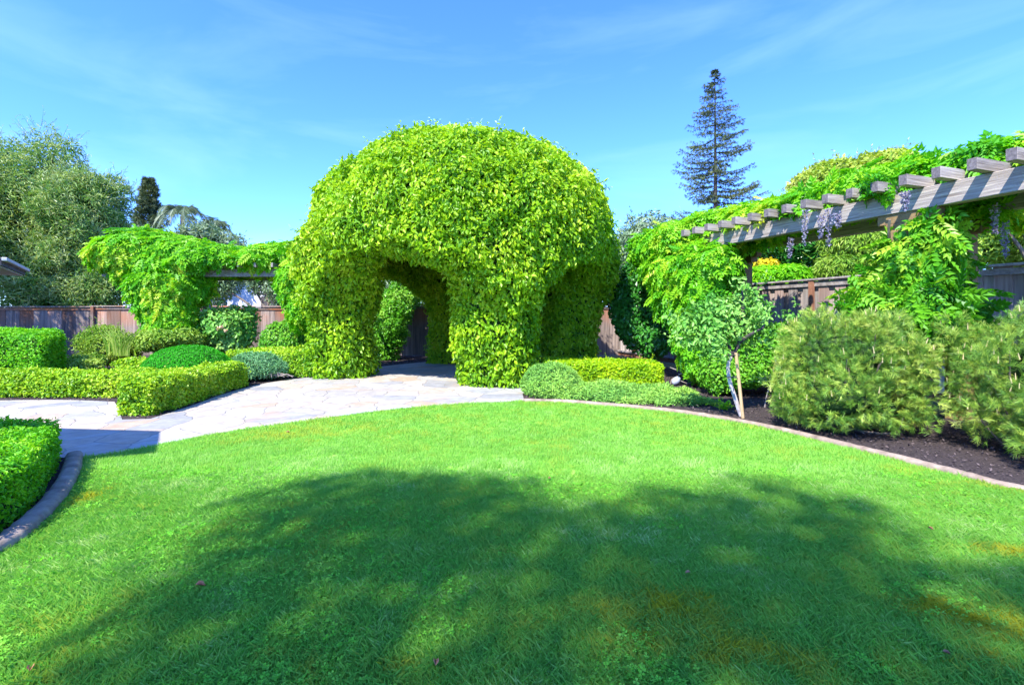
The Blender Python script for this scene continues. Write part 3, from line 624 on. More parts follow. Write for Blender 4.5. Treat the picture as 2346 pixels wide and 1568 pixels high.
c2 = union([RW(10.4,-.1,2.75,(.45,.45,.4)), RW(10.7,-.15,2.1,(.5,.5,.6)), RW(11.0,-.05,2.6,(.55,.55,.7)), RW(11.0,0,1.7,(.6,.6,.8)), RW(10.9,-.15,1.0,(.55,.55,.7)), RW(11.8,-.1,2.7,(.6,.5,.5)), RW(11.6,-.2,2.0,(.4,.4,.5))], .25)
plant('wisteria_vine', c2, (2.5,9.6,.1), (5.4,13,3.4), 8000, .25, .25, M['wis'], 'wisteria column on the far post of the grey pergola', 'vine', 32, depth=.25, inset=.22, vox=.13, tpl=PIN, spread=.6, droop=.9, along=.5, inner='inner')
c1 = union([RW(6.85,.2,2.75,(.28,.33,.33)), RW(7.05,.0,2.35,(.33,.4,.45)), RW(6.9,.1,1.75,(.5,.45,.5)), RW(7.2,.05,1.25,(.4,.42,.45)), RW(6.8,.15,2.55,(.3,.3,.4)), RW(7.35,.0,1.5,(.35,.35,.4)), RW(7.1,.75,2.3,(.35,.35,.6)), RW(7.0,1.05,1.6,(.35,.35,.5)), RW(7.3,-.05,1.9,(.4,.4,.35))], .15)
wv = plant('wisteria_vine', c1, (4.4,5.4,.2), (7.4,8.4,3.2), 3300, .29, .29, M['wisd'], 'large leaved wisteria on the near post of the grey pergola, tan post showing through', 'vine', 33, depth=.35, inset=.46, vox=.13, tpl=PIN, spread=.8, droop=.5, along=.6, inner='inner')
def twig_tree(name, segs, m, parent=None, n=5): 
    g = Geo()
    for pts, r in segs: g.tube(pts, r, n)
    return g.build(name, m, parent)
def raceme(px, py0, py1, Y, sc=1.):
    g = Geo(); a = np.array(P(px, py0, Y)); b = np.array(P(px+random.uniform(-4, 4), py1, Y)); n = 150; rg = np.random.default_rng(int(px*7+py0)); t = rg.random(n)
    th = rg.random(n)*6.283; rad = .05*sc*(1-t*.55)*(.4+.6*rg.random(n)); p = a+np.outer(t, b-a)+np.stack([np.cos(th)*rad, np.sin(th)*rad, 0*th], 1)
    g.tube([a, b], [.006, .002], 4, .2, 1); Nn = rg.normal(0, 1, (n, 3)); Nn /= np.linalg.norm(Nn, axis=1)[:, None]
    scatter(g, T_diam(), p, rg.normal(0, 1, (n, 3)), Nn, .03*sc, .028*sc, np.clip(rg.random(n)*.7+vn(p, .12, 3)*.3, 0, 1)); return g
for k, (px, a, b, Y, lb) in enumerate([(1846,480,562,7.35,'pale wisteria flower cluster hanging at the left end of the trio below the rafters'),(1882,490,545,7.3,'violet wisteria flower cluster hanging in the middle of the beam group'),(1897,478,562,7.25,'long two toned wisteria flower cluster beside a grey rafter end'),(1918,488,520,7.2,'short violet wisteria flower cluster right of the long hanging trio'),(2074,440,483,6.15,'short violet wisteria flower cluster against the beam above the tan capital'),(2280,468,535,6.6,'violet wisteria flower cluster hanging from the shaded vine at the right'),(2300,510,590,6.8,'long bluish wisteria flower cluster hanging lowest at the right'),(1812,545,590,8.6,'faded wisteria flower cluster hanging below the beam')]):
    tag(raceme(px, a, b, Y, 1.05).build('wisteria_flower', [M['wflower'], M['bark']]), lb, 'flower', 'wisteria flowers hanging from the right pergola')
rv = union([pell(2245,480,7.2,50,22,.3), pell(2330,480,7.4,40,28,.3)], .1)
plant('wisteria_vine', rv, (6.0,6.4,2.8), (8.8,8.2,3.9), 420, .25, .25, M['wis'], 'loose shaded wisteria sprays hanging below the near end of the beam', 'vine', 34, depth=.4, inset=.6, vox=.15, tpl=PIN, spread=.8, droop=.6, along=.6)
# twisting stems round the near column
g = Geo()
for k in range(2):
    t = np.linspace(0, 1, 26); c = BL(7.0, .04); a = t*7+k*2.1; g.tube(np.stack([c[0]+np.cos(a)*.21, c[1]+np.sin(a)*.21, t*3.0], 1), .018, 5)
g.build('vine_stem', M['bark'], wv)

# ------------------------------------------------------------------ hedges and shrubs, left
HB = dict(depth=.12, inset=.10, vox=.10, bump=(.05,.12,.05,.6), tn=(.35,.3,.6))
def hedge(poly, h, n, m, label, seed, ln=.05, wd=.034, rnd=.12, **kw):
    p = np.array(poly); d = dict(HB); d.update(kw)
    return plant('hedge', poly_prism(poly, -.3, h, rnd), (p[:, 0].min()-.15, p[:, 1].min()-.15, 0), (p[:, 0].max()+.15, p[:, 1].max()+.15, h+.15), n, ln, wd, m, label, 'hedge', seed, spread=1., up=.2, droop=0, along=.5, sprigs=30, **{k: v for k, v in d.items() if k != 'sprigs'})
hedge([(-13,9.36),(-6.35,9.36),(-6.35,10.05),(-13,10.05)], .50, 36000, M['box'], 'long low clipped boxwood hedge along the far side of the path', 41, .055, .038)
hedge([(-6.3,7.68),(-5.68,7.66),(-6.0,11.0),(-6.75,11.0)], .55, 30000, M['box'], 'low boxwood hedge with rounded end pointing out into the flagstone path', 42, .052, .036)
hedge([(-7.6,12.75),(-5.1,12.45),(-5.0,13.6),(-7.6,14.3)], .66, 17000, M['box'], 'clipped boxwood hedge next to the left gazebo pillar', 43, .06, .042)
hedge([(-9.2,11.1),(-8.3,11.1),(-8.3,11.5),(-9.2,11.5)], .58, 5000, M['box'], 'short piece of boxwood hedge left of the round green dome bush', 44, .06, .042)
hedge([(-10.0,10.35),(-11.0,12.0),(-15,13.4),(-15,10.35)], 1.27, 42000, M['bright'], 'tall bright green clipped box hedge at the left edge with dark end face', 45, .055, .035, .2, bump=(.03,.16,.07,1.2))
hedge([(-9.6,11.9),(-8.8,11.8),(-8.9,12.6),(-9.9,12.6)], .5, 3500, M['will'], 'low yellowish shrub patch behind the long hedge', 46, .07, .035, .2, bump=(.08,.2,.1,.5), spread=1.)if False else None
def blob(c, r, n, ln, wd, m, label, seed, name='shrub', cat='shrub', **kw):
    lo, hi = bb(c, r); return plant(name, ell(c, r), lo, hi, n, ln, wd, m, label, cat, seed, **kw)
blob((-7.25,10.85,.36), (.93,.8,.58), 20000, .045, .016, M['dome'], 'deep green smooth clipped dome bush inside the left hedges', 51, depth=.07, inset=.06, vox=.09, bump=(.02,.14,.03,.6), spread=.5, droop=-.6, along=1.2)
g_ = plant('shrub', union([ell((-6.75,14.6,.7),(.85,.7,.75))]), (-7.9,13.6,0), (-5.6,15.6,1.7), 8000, .07, .045, M['mid'], 'rounded green globe bush left of the gazebo pillar', 'shrub', 52, **HB)
plant('shrub', union([ell((-6.35,11.85,.3),(.62,.5,.36)), ell((-5.95,12.0,.28),(.4,.35,.25))], .2), (-7.2,11.1,.12), (-5.3,12.6,.9), 7000, .075, .02, M['junb'], 'blue green juniper mound with bare twigs beside the hedge end', 'juniper', 53, depth=.1, inset=.09, vox=.09, tpl=T_diam(), spread=1., droop=-.3, along=.8)
g = Geo(); rs = random.Random(2)
for k in range(34):
    a = rs.uniform(-.2, 1.3); x0 = -5.95+rs.gauss(0, .16); d = np.array([math.cos(a), -abs(math.sin(a))*.7, 0]); L0 = rs.uniform(.15, .38); z = rs.uniform(.05, .2)
    p0 = np.array([x0, 11.75, .16]); g.tube([p0, p0+d*L0*.5+ZA*rs.uniform(-.02, .08), p0+d*L0+ZA*(rs.uniform(-.08, .08))], [.011, .008, .004], 4)
tag(g.build('bare_twigs', M['dead']), 'tangle of bare reddish grey twigs under the blue juniper', 'twigs')
def shrub_px(label, lobes, n, ln, wd, m, seed, name='shrub', cat='shrub', k=.25, e=.35, **kw):
    """lobes: (px, py, Y, rx, rz[, ry])"""
    fs = []; lo = np.full(3, 1e9); hi = -lo
    for L_ in lobes:
        px, py, Y, rx, rz = L_[:5]; s = Y/F; ry = L_[5] if len(L_) > 5 else rx*s; c = np.array(P(px, py, Y)); r = np.array([rx*s, ry, rz*s])
        fs.append(ell(c, r)); lo = np.minimum(lo, c-r-e); hi = np.maximum(hi, c+r+e)
    lo[2] = max(lo[2], 0.0); return plant(name, union(fs, k), lo, hi, n, ln, wd, m, label, cat, seed, **kw)
shrub_px('broad leaved rose bush with a pale bloom between wisteria post and fence', [(515,745,15,55,42),(550,735,15,32,34),(490,775,15,38,30),(540,780,15,34,30)], 5200, .115, .085, M['rose'], 54, 'rose_bush', 'rose bush', depth=.3, inset=.3, spread=.9, sprigs=30, bump=(.14,.3,.14,.9))
g = Geo()
for (px, py) in ((507,749),(517,757),(500,752)):
    c = np.array(P(px, py, 14.2)); rg = np.random.default_rng(px); n = 26; Nn = rg.normal(0, 1, (n, 3)); Nn /= np.linalg.norm(Nn, axis=1)[:, None]; scatter(g, T_leaf(), c+Nn*.02, rg.normal(0, 1, (n, 3)), Nn, .06, .06, rg.random(n))
tag(g.build('rose_bloom', M['petal']), 'pale yellow rose blooms on the broad leaved bush', 'flower')
shrub_px('yellow green feathery shrub at the foot of the wisteria column', [(400,775,14.0,62,28),(355,765,14.0,32,30)], 6000, .10, .045, M['will'], 55, depth=.25, inset=.24, spread=.9, bump=(.1,.25,.1,.8))
shrub_px('loose light green bush before the orange topped fence', [(235,775,14.2,38,30),(262,800,14.2,52,34),(215,795,14.4,25,28)], 7000, .085, .03, M['will'], 56, depth=.25, inset=.26, spread=.9, along=.6, bump=(.12,.25,.1,.8), sprigs=60)
g = Geo(); rs = random.Random(8)
for k in range(90):                                  # strap leaved clump
    c = np.array(P(278+rs.gauss(0, 12), 815, 13.6)); a = rs.uniform(-1.2, 1.2); h = rs.uniform(.55, .95); lean = math.sin(a)*h*.55; t = np.linspace(0, 1, 6)
    pts = c+np.stack([t*t*lean, t*0-.15*t*rs.random(), t*h*(1-.25*t*abs(math.sin(a)))], 1); w = .014*(1-t**2*.9)
    v = np.concatenate([pts-np.outer(w, [1, .3, 0]), pts+np.outer(w, [1, .3, 0])]); g.faces(v, [(i, i+6, i+7, i+1) for i in range(5)], rs.random())
tag(g.build('strap_leaf_plant', M['will']), 'clump of upright strap leaves growing in the loose bush', 'plant')
shrub_px('low yellowish shrubs filling the gap right of the tall box hedge', [(160,832,12.4,34,16),(205,828,12.6,34,18),(185,838,12.0,40,14)], 4500, .075, .04, M['will'], 57, depth=.2, inset=.16, spread=.9, bump=(.08,.2,.08,.6))
# seen through the arch
shrub_px('tall leafy shrub seen through the vine arch', [(890,770,17.6,42,48),(880,805,17.4,34,28),(905,715,18.2,42,45),(925,680,18.8,38,35),(870,690,18.6,30,35)], 9500, .11, .06, M['mid'], 58, depth=.3, inset=.28, spread=.9, bump=(.15,.3,.15,.9), sprigs=60)

# ------------------------------------------------------------------ near left hedge
hedge([(-3.6,1.2),(-3.58,3.1),(-3.66,3.46),(-3.88,3.87),(-4.2,4.36),(-5.0,5.36),(-7.5,5.1),(-7.2,3.0),(-5.5,1.2)], .47, 80000, M['bright'], 'near clipped green hedge at the lower left behind the curved kerb', 61, .036, .022, .07, depth=.07, inset=.06, vox=.07, bump=(.02,.1,.04,.8), sprigs=0, tn=(.25,.3,.7))

# ------------------------------------------------------------------ right beds
hedge([(.7,10.62),(3.32,10.5),(3.42,11.7),(.8,12.6)], .54, 34000, M['gold'], 'golden green box hedge with flat lit top right of the gazebo', 62, .05, .034, .08, depth=.09, bump=(.02,.14,.02,.7))
jf = union([ell((.80,9.75,.22),(.58,.62,.42)), ell((1.5,9.4,.06),(.7,.5,.2)), ell((2.25,9.15,.04),(.75,.5,.15)), ell((2.95,8.9,.02),(.6,.45,.13)), ell((1.9,9.7,.08),(.9,.5,.17)), ell((2.9,9.5,.04),(.7,.5,.14)), ell((3.45,8.5,.0),(.4,.35,.09))], .14)
plant('juniper', jf, (-.1,8.5,0), (4.0,10.6,.95), 30000, .07, .018, M['jun'], 'spreading soft green juniper in front of the golden hedge', 'juniper', 63, depth=.09, inset=.08, vox=.08, tpl=T_diam(), spread=1., up=.3, droop=-.2, along=.8, bump=(.06,.16,.06,.5), tn=(.5,.35,.5))
shrub_px('tall dark glossy shrub against the right fence behind the golden hedge', [(1470,650,14.6,62,55),(1465,730,14.3,62,70),(1500,770,13.8,45,50),(1440,690,14.6,38,40),(1530,700,14.2,30,60)], 13000, .12, .08, M['dark'], 64, depth=.3, inset=.28, spread=.8, bump=(.12,.35,.12,1.), sprigs=60)
shrub_px('bright glossy bush behind the staked rose tree', [(1730,820,10.0,75,62),(1650,850,9.9,48,48),(1790,790,10.2,45,55),(1700,860,9.7,60,30)], 13000, .075, .042, M['mid'], 65, depth=.22, inset=.2, spread=.9, bump=(.1,.25,.1,.8), sprigs=50)
# staked rose tree
rt = empty('rose_tree', (3.55,7.6,0), 'small rose tree with whitewashed trunk tied to a wooden stake', 'tree')
tr = [P(1698,952,7.62), P(1682,905,7.62), P(1671,868,7.62), P(1668,835,7.62), P(1677,812,7.62)]
g = Geo(); g.tube(crom(tr, 4), np.linspace(.034, .027, 17), 8); g.build('trunk', M['white_bark'], rt)
g = Geo(); F0 = P(1677,815,7.62)
for q in ([F0, P(1655,805,7.62), P(1630,798,7.6), P(1605,802,7.55)], [F0, P(1692,790,7.62), P(1700,765,7.7), P(1697,735,7.7)], [F0, P(1665,780,7.8), P(1640,750,7.8)], [P(1697,765,7.7), P(1725,735,7.8), P(1740,705,7.8)], [P(1692,785,7.62), P(1720,765,7.5), P(1750,750,7.5)], [P(1700,750,7.7), P(1702,700,7.7), P(1700,665,7.7)]):
    g.tube(crom(q, 4), np.linspace(.034, .012, (len(q)-1)*4+1), 6)
g.build('branch', M['barkd'], rt)
shrub_px(None, [(1655,735,7.7,60,42),(1722,735,7.8,46,36),(1600,768,7.6,36,20),(1690,700,7.8,36,24),(1752,765,7.8,32,26),(1690,768,7.9,56,20),(1700,672,7.7,12,24)], 3300, .08, .05, M['rose'], 66, depth=.6, inset=2, spread=.9, parent=rt, part='crown', bump=(.3,.2,.2,.6), ground=.9, sprigs=90)
g = Geo(); g.tube([P(1702,957,7.5), P(1686,808,7.5)], [.025, .025], 10); g.build('stake', M['stake'], rt)
for (a, b, py) in ((1668,1690,812),(1670,1692,864)):
    c0, c1 = np.array(P(a, py, 7.58)), np.array(P(b, py, 7.52)); c = (c0+c1)/2; t = np.linspace(0, 2*np.pi, 18); w = (c1-c0)[0]/2+.035
    g = Geo(); g.tube(np.stack([c[0]+np.cos(t)*w, c[1]+np.sin(t)*.065, c[2]+np.sin(t*2)*.012], 1), .008, 5); g.build('tie', M['gutterd'], rt)
# cut branches and small lamp
g = Geo(); rs = random.Random(12)
for q, r in (([P(1600,880,11), P(1597,858,11), P(1575,851,11), P(1555,858,11.1)], .04), ([P(1608,885,11), P(1612,855,11), P(1604,835,11)], .045), ([P(1575,852,11), P(1560,838,11), P(1552,820,11.1)], .02), ([P(1565,850,11), P(1548,846,11), P(1535,841,11)], .018), ([P(1600,855,11), P(1585,840,11), P(1570,835,11)], .016), ([P(1590,846,11), P(1600,825,11.1), P(1596,805,11.1)], .016), ([P(1560,872,10.9), P(1578,878,10.9), P(1592,868,10.9)], .012), ([P(1552,862,11), P(1540,868,11), P(1536,880,10.9)], .012)):
    c = crom(q, 5); g.tube(c, np.linspace(r, r*.5, len(c)), 6)
tag(g.build('cut_branches', M['dead']), 'pile of pale bare cut branches on the dark mulch', 'branches')
lm = empty('garden_lamp', (3.82,11.0,0), 'small rounded blue grey garden spotlight lying by the cut branches', 'lamp')
g = Geo(); a = np.array(P(1541,879,11.)); b = np.array(P(1557,864,11.)); t = np.linspace(0, 1, 9); g.tube(a+np.outer(t, b-a), .085*np.sin(np.clip(t, .04, .97)*np.pi*.86+.25)**.6, 14); g.build('lamp_head', M['lamp'], lm, True)
g = Geo(); g.tube([(3.78,11.0,.0),(3.8,11.0,.1)], .018, 8); g.build('stem', M['gutterd'], lm)
# seedling and weeds
g = Geo(); c = crom([G(1752,932)+(0,), P(1757,905,8.4), P(1765,880,8.4), P(1762,868,8.4)], 4); g.tube(c, np.linspace(.012, .005, len(c)), 5, mat=1); rg = np.random.default_rng(3); n = 46
p = c[-1]+rg.normal(0, 1, (n, 3))*[.1, .1, .06]; Nn = rg.normal(0, .4, (n, 3))+[0, 0, 1]; scatter(g, T_leaf(), p, rg.normal(0, 1, (n, 3)), Nn, .06, .035, rg.random(n))
for q in p: g.tube([c[-1], q], [.003, .002], 3, .5, 1)
tag(g.build('sapling', [M['mid'], M['dead']]), 'thin little sapling in the mulch between rose tree and pine', 'sapling')
g = Geo(); n = 40; c = np.array(G(1660,938)+(.08,)); p = c+rg.normal(0, 1, (n, 3))*[.1, .08, .04]; Nn = rg.normal(0, .5, (n, 3))+[0, 0, 1]; scatter(g, T_leaf(), p, rg.normal(0, 1, (n, 3)), Nn, .07, .04, rg.random(n)*.5+.5)
for q in p: g.tube([c-[0, 0, .08], q], [.004, .003], 3, .5)
tag(g.build('weed', M['wis']), 'small bright weed in the mulch left of the stake', 'weed')
# pine shrubs
def pine(label, lobes, seed, n):
    rs = random.Random(seed); rg = np.random.default_rng(seed); root = empty('pine_shrub', (lobes[0][0][0], lobes[0][0][1], 0), label, 'pine', 'rounded mountain pines along the kerb')
    f = bumpy(union([ell(c, r) for c, r in lobes], .25), .24, .26, .16, .7, seed=seed)
    lo = np.min([np.array(c)-r for c, r in lobes], 0)-.3; hi = np.max([np.array(c)+r for c, r in lobes], 0)+.3; lo[2] = .12
    p = shell(f, lo, hi, int(n*1.4), .32, rg, .0, .1); nr = grad(f, p)
    T = nr*.9+rg.normal(0, .45, p.shape)+[0, 0, .35]; Nn = rg.normal(0, 1, p.shape); tp = [T_needles(rs, 26, 1.0, 60, .026) for _ in range(5)]; g = Geo(); sz = .130*(.7+.6*rg.random(len(p))); sel = rg.integers(0, 5, len(p)); ts = np.clip(.36+vn(p, .3, seed)*.25+(rg.random(len(p))-.5)*.6, 0, .84)
    for i in range(5):
        k = sel == i; scatter(g, tp[i], p[k], T[k], Nn[k], sz[k], sz[k], ts[k])
    # pale spring candles
    q = shell(f, lo, hi, n//40, .04, rg, .03, .5)
    for a in q:
        d = np.array([rg.normal(0, .12), rg.normal(0, .12), 1.]); h = .02+.03*rg.random(); g.tube([a-d*.04, a+d*h], [.007, .003], 5, .98)
    core(g, f, lo, hi, .12, .36, 1); g.build('foliage', [M['pine'], M['inner']], root)
    g = Geo(); c0 = np.array(lobes[0][0]); b = np.array([c0[0], c0[1], 0.])
    for k in range(30):
        e = p[rg.integers(len(p))]; m_ = (b+e)/2+rg.normal(0, .08, 3)+[0, 0, -.1]; m_[2] = max(m_[2], .05); g.tube(crom([b+rg.normal(0, .05, 3)*[1, 1, 0], m_, e], 4), np.linspace(.024, .005, 9), 5)
    g.build('branches', M['bark'], root)
pine('rounded pine shrub between the rose tree and the near post', [((4.72,6.85,.8),(.82,.8,.66)), ((4.2,6.7,.5),(.5,.55,.42)), ((5.08,6.6,.62),(.42,.5,.48)), ((4.6,6.5,.38),(.7,.6,.34)), ((4.95,6.6,1.0),(.5,.55,.38)), ((4.45,6.9,1.02),(.5,.55,.40))], 71, 4300)
pine('larger ragged pine shrub cut off by the right edge', [((6.08,5.6,.85),(.70,.7,.64)), ((6.6,5.5,1.05),(.75,.7,.62)), ((5.66,5.6,.62),(.40,.42,.44)), ((6.2,5.1,.5),(.6,.5,.42)), ((5.86,5.8,1.08),(.36,.4,.3)), ((5.9,5.1,.42),(.42,.36,.3)), ((5.55,4.75,.28),(.36,.3,.22)), ((6.0,4.6,.45),(.5,.4,.36))], 72, 4700)

# ------------------------------------------------------------------ background trees and houses
def bgtree(label, lobes, n, ln, wd, m, seed, trunk, cat='tree', name='tree', tr=.14, limbs=7, **kw):
    root = empty(name, (trunk[0], trunk[1], 0), label, cat, kw.pop('group', None)); rs = random.Random(seed)
    g = Geo(); top = np.array(P(*lobes[0][:3])); b = np.array([trunk[0], trunk[1], 0.]); g.tube(crom([b, (b*.5+top*.5)+[.1, 0, 0], top], 5), np.linspace(tr, tr*.35, 11), 8)
    for L_ in lobes[1:limbs+1]:
        e = np.array(P(*L_[:3])); s = b*.6+top*.4; s[2] = min(s[2], e[2]*.7); g.tube(crom([s, (s+e)/2+[0, 0, .2], e], 4), np.linspace(tr*.55, tr*.12, 9), 6)
    g.build('trunk', M['bark'], root); shrub_px(None, lobes, n, ln, wd, m, seed, parent=root, part='crown', ground=.3, **kw); return root
OL = dict(tpl=T_diam(), depth=1.2, inset=1.25, vox=.28, spread=1., droop=.0, along=.9, k=.3, bump=(.6,.55,.5,1.5), tn=(.5,.45,.6), sprigs=900)
bgtree('large grey green narrow leaved tree at the left edge, tallest lobe', [(40,480,22,95,110,2.2),(95,400,22,60,72,1.6),(125,345,22,28,38,.9),(30,380,22,60,50,1.6),(150,470,22,70,75,1.8),(60,590,21.5,110,80,2),(-60,450,22,90,130,2.5),(-90,560,19,60,90,2.5),(90,660,21,110,60,1.6),(-250,430,17,100,90,1.4),(-420,330,14.8,110,90,1.6)], 52000, .26, .046, M['olive'], 81, (-22,22), tr=.25, **OL)
bgtree('spreading grey green narrow leaved tree right of the tallest lobe', [(200,500,21.5,60,80,1.8),(228,440,21.5,34,45,1.2),(195,590,21.3,75,70,1.8),(170,660,20.9,80,50,1.2),(235,660,20.6,60,48,1.1),(255,560,21.5,25,45,1)], 36000, .25, .045, M['olive'], 82, (-19,21.5), tr=.2, **OL)
GY = dict(tpl=T_diam(), depth=.5, inset=.45, vox=.25, spread=1., droop=0., along=.7, k=.3, bump=(.25,.45,.25,1.3), sprigs=60)
bgtree('grey green bushy tree behind the left pergola below the palms', [(470,550,26,60,34),(530,560,26,30,32),(400,560,26,60,30),(310,560,26,60,34)], 7000, .25, .07, M['grey'], 83, (-17,26), **GY)
bgtree('dark grey leafed tree filling the gap under the left pergola beam', [(640,665,21,42,48),(600,650,21.5,36,30),(500,655,21.5,45,40),(560,630,22,50,20),(660,640,21.5,30,40)], 9500, .15, .06, M['grey'], 84, (-10.5,21), **GY)
bgtree('greyish tree behind fence beyond the vine arch', [(905,660,21,55,38),(870,680,21,40,32),(960,680,21,32,32)], 6500, .15, .06, M['grey'], 85, (-5,21), **GY)
bgtree('grey green trees right of the gazebo behind the dark shrub', [(1450,580,20,50,70),(1440,640,19.5,50,50),(1500,540,20,45,45),(1420,600,21,30,50)], 8500, .17, .07, M['grey'], 86, (5.5,20.5), **GY)
bgtree('dark shrubby tree under the middle of the grey pergola beam', [(1800,560,15,75,45,1),(1740,560,15.3,60,40,1),(1860,580,15,60,40,1),(1690,600,15.5,50,45,1)], 10000, .16, .045, M['dark'], 87, (8.6,15.2), **{**GY, 'depth': .3, 'inset': .28, 'vox': .2, 'bump': (.12,.3,.15,1.)})
bgtree('yellow green willow like tree behind the near post', [(1950,560,13.5,52,60,.9),(1930,620,13.2,52,48,.8),(2000,520,13.5,40,45,.8),(1985,600,13.2,40,50,.8)], 12000, .19, .035, M['will'], 88, (9.6,13.5), **{**GY, 'depth': .3, 'inset': .28, 'vox': .2, 'droop': 1.2, 'bump': (.12,.3,.15,1.)})
bgtree('green hedge like trees beyond the fence at the right edge', [(2200,575,12,90,45,.9),(2310,560,12,80,60,.9),(2120,590,12.4,60,45,.8),(2400,540,12,70,80,1)], 13000, .15, .045, M['will'], 89, (12.3,12.2), **{**GY, 'depth': .3, 'inset': .28, 'vox': .2, 'bump': (.12,.3,.15,1.)})
bgtree('loose leafed tree branch against the sky at the right edge', [(2330,490,11,32,28,.5),(2290,505,11,26,18,.4),(2380,480,11,40,40,.6)], 1300, .14, .06, M['mid'], 94, (13.2,11.2), **{**GY, 'depth': .5, 'inset': .7, 'vox': .2, 'sprigs': 50, 'bump': (.2,.25,.1,1.)})
bgtree('pale lime green tree crown rising above the grey pergola', [(1960,420,17,62,50,1.3),(1900,415,17,50,42,1.3),(1875,440,17,46,45,1.2),(2030,400,17,45,40,1.2),(2060,420,17,46,40,1.2),(1990,400,17,40,34,1.2)], 17000, .16, .08, M['lime'], 90, (12.4,17.2), **{**GY, 'droop': -.5, 'depth': .35, 'inset': .33})
shrub_px('golden yellow shrub behind the fence next to the far post', [(1700,622,14.8,42,32,.5),(1740,612,14.8,45,22,.5),(1680,640,14.8,25,30,.4)], 6500, .09, .05, M['yel'], 91, depth=.15, inset=.14)
shrub_px('fresh green shrub between the golden shrub and the white wall', [(1790,632,13.9,68,24,.5),(1740,640,13.9,34,26,.4),(1850,640,13.8,30,14,.4)], 6500, .12, .05, M['bright'], 92, depth=.15, inset=.14)
shrub_px('low golden hedge on top of the white wall behind the fence', [(1850,598,16.5,70,7,.3),(1920,601,16.5,45,7,.3)], 2500, .1, .05, M['yel'], 93, depth=.1, inset=.1, vox=.1)
# white house beyond the fences
h1 = empty('white_house', P(1890,640,18)[:2]+(0,), 'white plastered wall of a house seen over the right fence', 'house')
g = Geo(); c = P(1885,640,18); g.box((c[0], c[1]+1.3, 1.6), (1.3, 1.2, 1.72), bev=.02); g.build('wall', M['white'], h1)
g = Geo(); g.box((c[0], c[1]+1.3, 3.37), (1.4, 1.3, .045)); g.build('parapet', M['gutter'], h1)
h2 = empty('white_house', (-15.5,27,0), 'pale white house glimpsed beneath the left pergola beam', 'house')
g = Geo(); g.box((-15.2,29,2.0), (4.5,2,2.0)); g.build('wall', M['white'], h2)
v = [(-20.0,26.7,3.9),(-10.4,26.7,3.9),(-10.4,31.3,3.9),(-20.0,31.3,3.9),(-20,29,4.9),(-10.4,29,4.9)]
g = Geo(); g.faces(v, [(0,1,5,4),(2,3,4,5),(0,4,3),(1,2,5),(0,3,2,1)]); g.build('roof', M['roof'], h2)
for x in (-17.5, -13.4):
    g = Geo(); g.box((x,26.985,2.1), (.6,.02,.55)); w = g.build('window', M['gutterd'], h2)
# our house: eave at the left edge
hs_ = empty('house', (-18.1,13.4,0), 'corner of a low tiled roof with gutter poking in at the left edge', 'house')
d = np.array([-.63,.777,0]); e = np.array([-.777,-.63,0]); A = np.array([-17.1,16.96,3.23]); Bq = A-d*4.4
AXH = np.array([d, e, ZA])
g = Geo(); v = [A, Bq, Bq+e*5+ZA*1.8, A+e*5+ZA*1.8, A-ZA*.07, Bq-ZA*.07, Bq+e*5+ZA*1.73, A+e*5+ZA*1.73]
g.faces(v, [(0,1,2,3),(4,7,6,5),(0,4,5,1),(3,2,6,7),(0,3,7,4),(1,5,6,2)]); g.build('roof', M['roof'], hs_)
g = Geo(); g.box((A+Bq)/2-e*.08-ZA*.05, (2.2,.06,.05), AXH, bev=.015); g.build('gutter', M['gutter'], hs_)
g = Geo(); g.box((A+Bq)/2-ZA*.16, (2.2,.02,.065), AXH); g.build('fascia', M['gutterd'], hs_)
g = Geo(); g.box((A+Bq)/2+e*.6-ZA*.24, (2.18,.56,.012), AXH); g.build('soffit', M['white'], hs_)
g = Geo(); g.box((A+Bq)/2+e*3.0-ZA*1.74, (2.0,1.8,1.48), AXH); g.build('wall', M['stucco'], hs_)
# patio cover outside the frame whose shadow lies on the path
pc = empty('patio_cover', (-7.8,4.2,0), 'flat timber patio cover beside the path just outside the picture at left', 'patio cover')
hh = 2.7; off = np.array([.432*hh, .719*hh]); q = [(-4.88,6.57),(-4.15,5.52),(-5.2,5.05),(-8.0,5.2),(-8.4,6.95)]
q = [(a-off[0], b-off[1]) for a, b in q]; k = len(q)
v = [(a, b, hh) for a, b in q]+[(a, b, hh+.12) for a, b in q]; g = Geo(); g.faces(v, [tuple(range(k)), tuple(range(k, 2*k))[::-1]]+[(i, i+k, (i+1) % k+k, (i+1) % k) for i in range(k)]); g.build('roof', M['timber'], pc)
for (a, b) in ((-9.2,4.8),(-8.9,3.5)):
    g = Geo(); g.box((a, b, 1.345), (.07, .07, 1.345), bev=.01); g.build('post', M['timber'], pc)

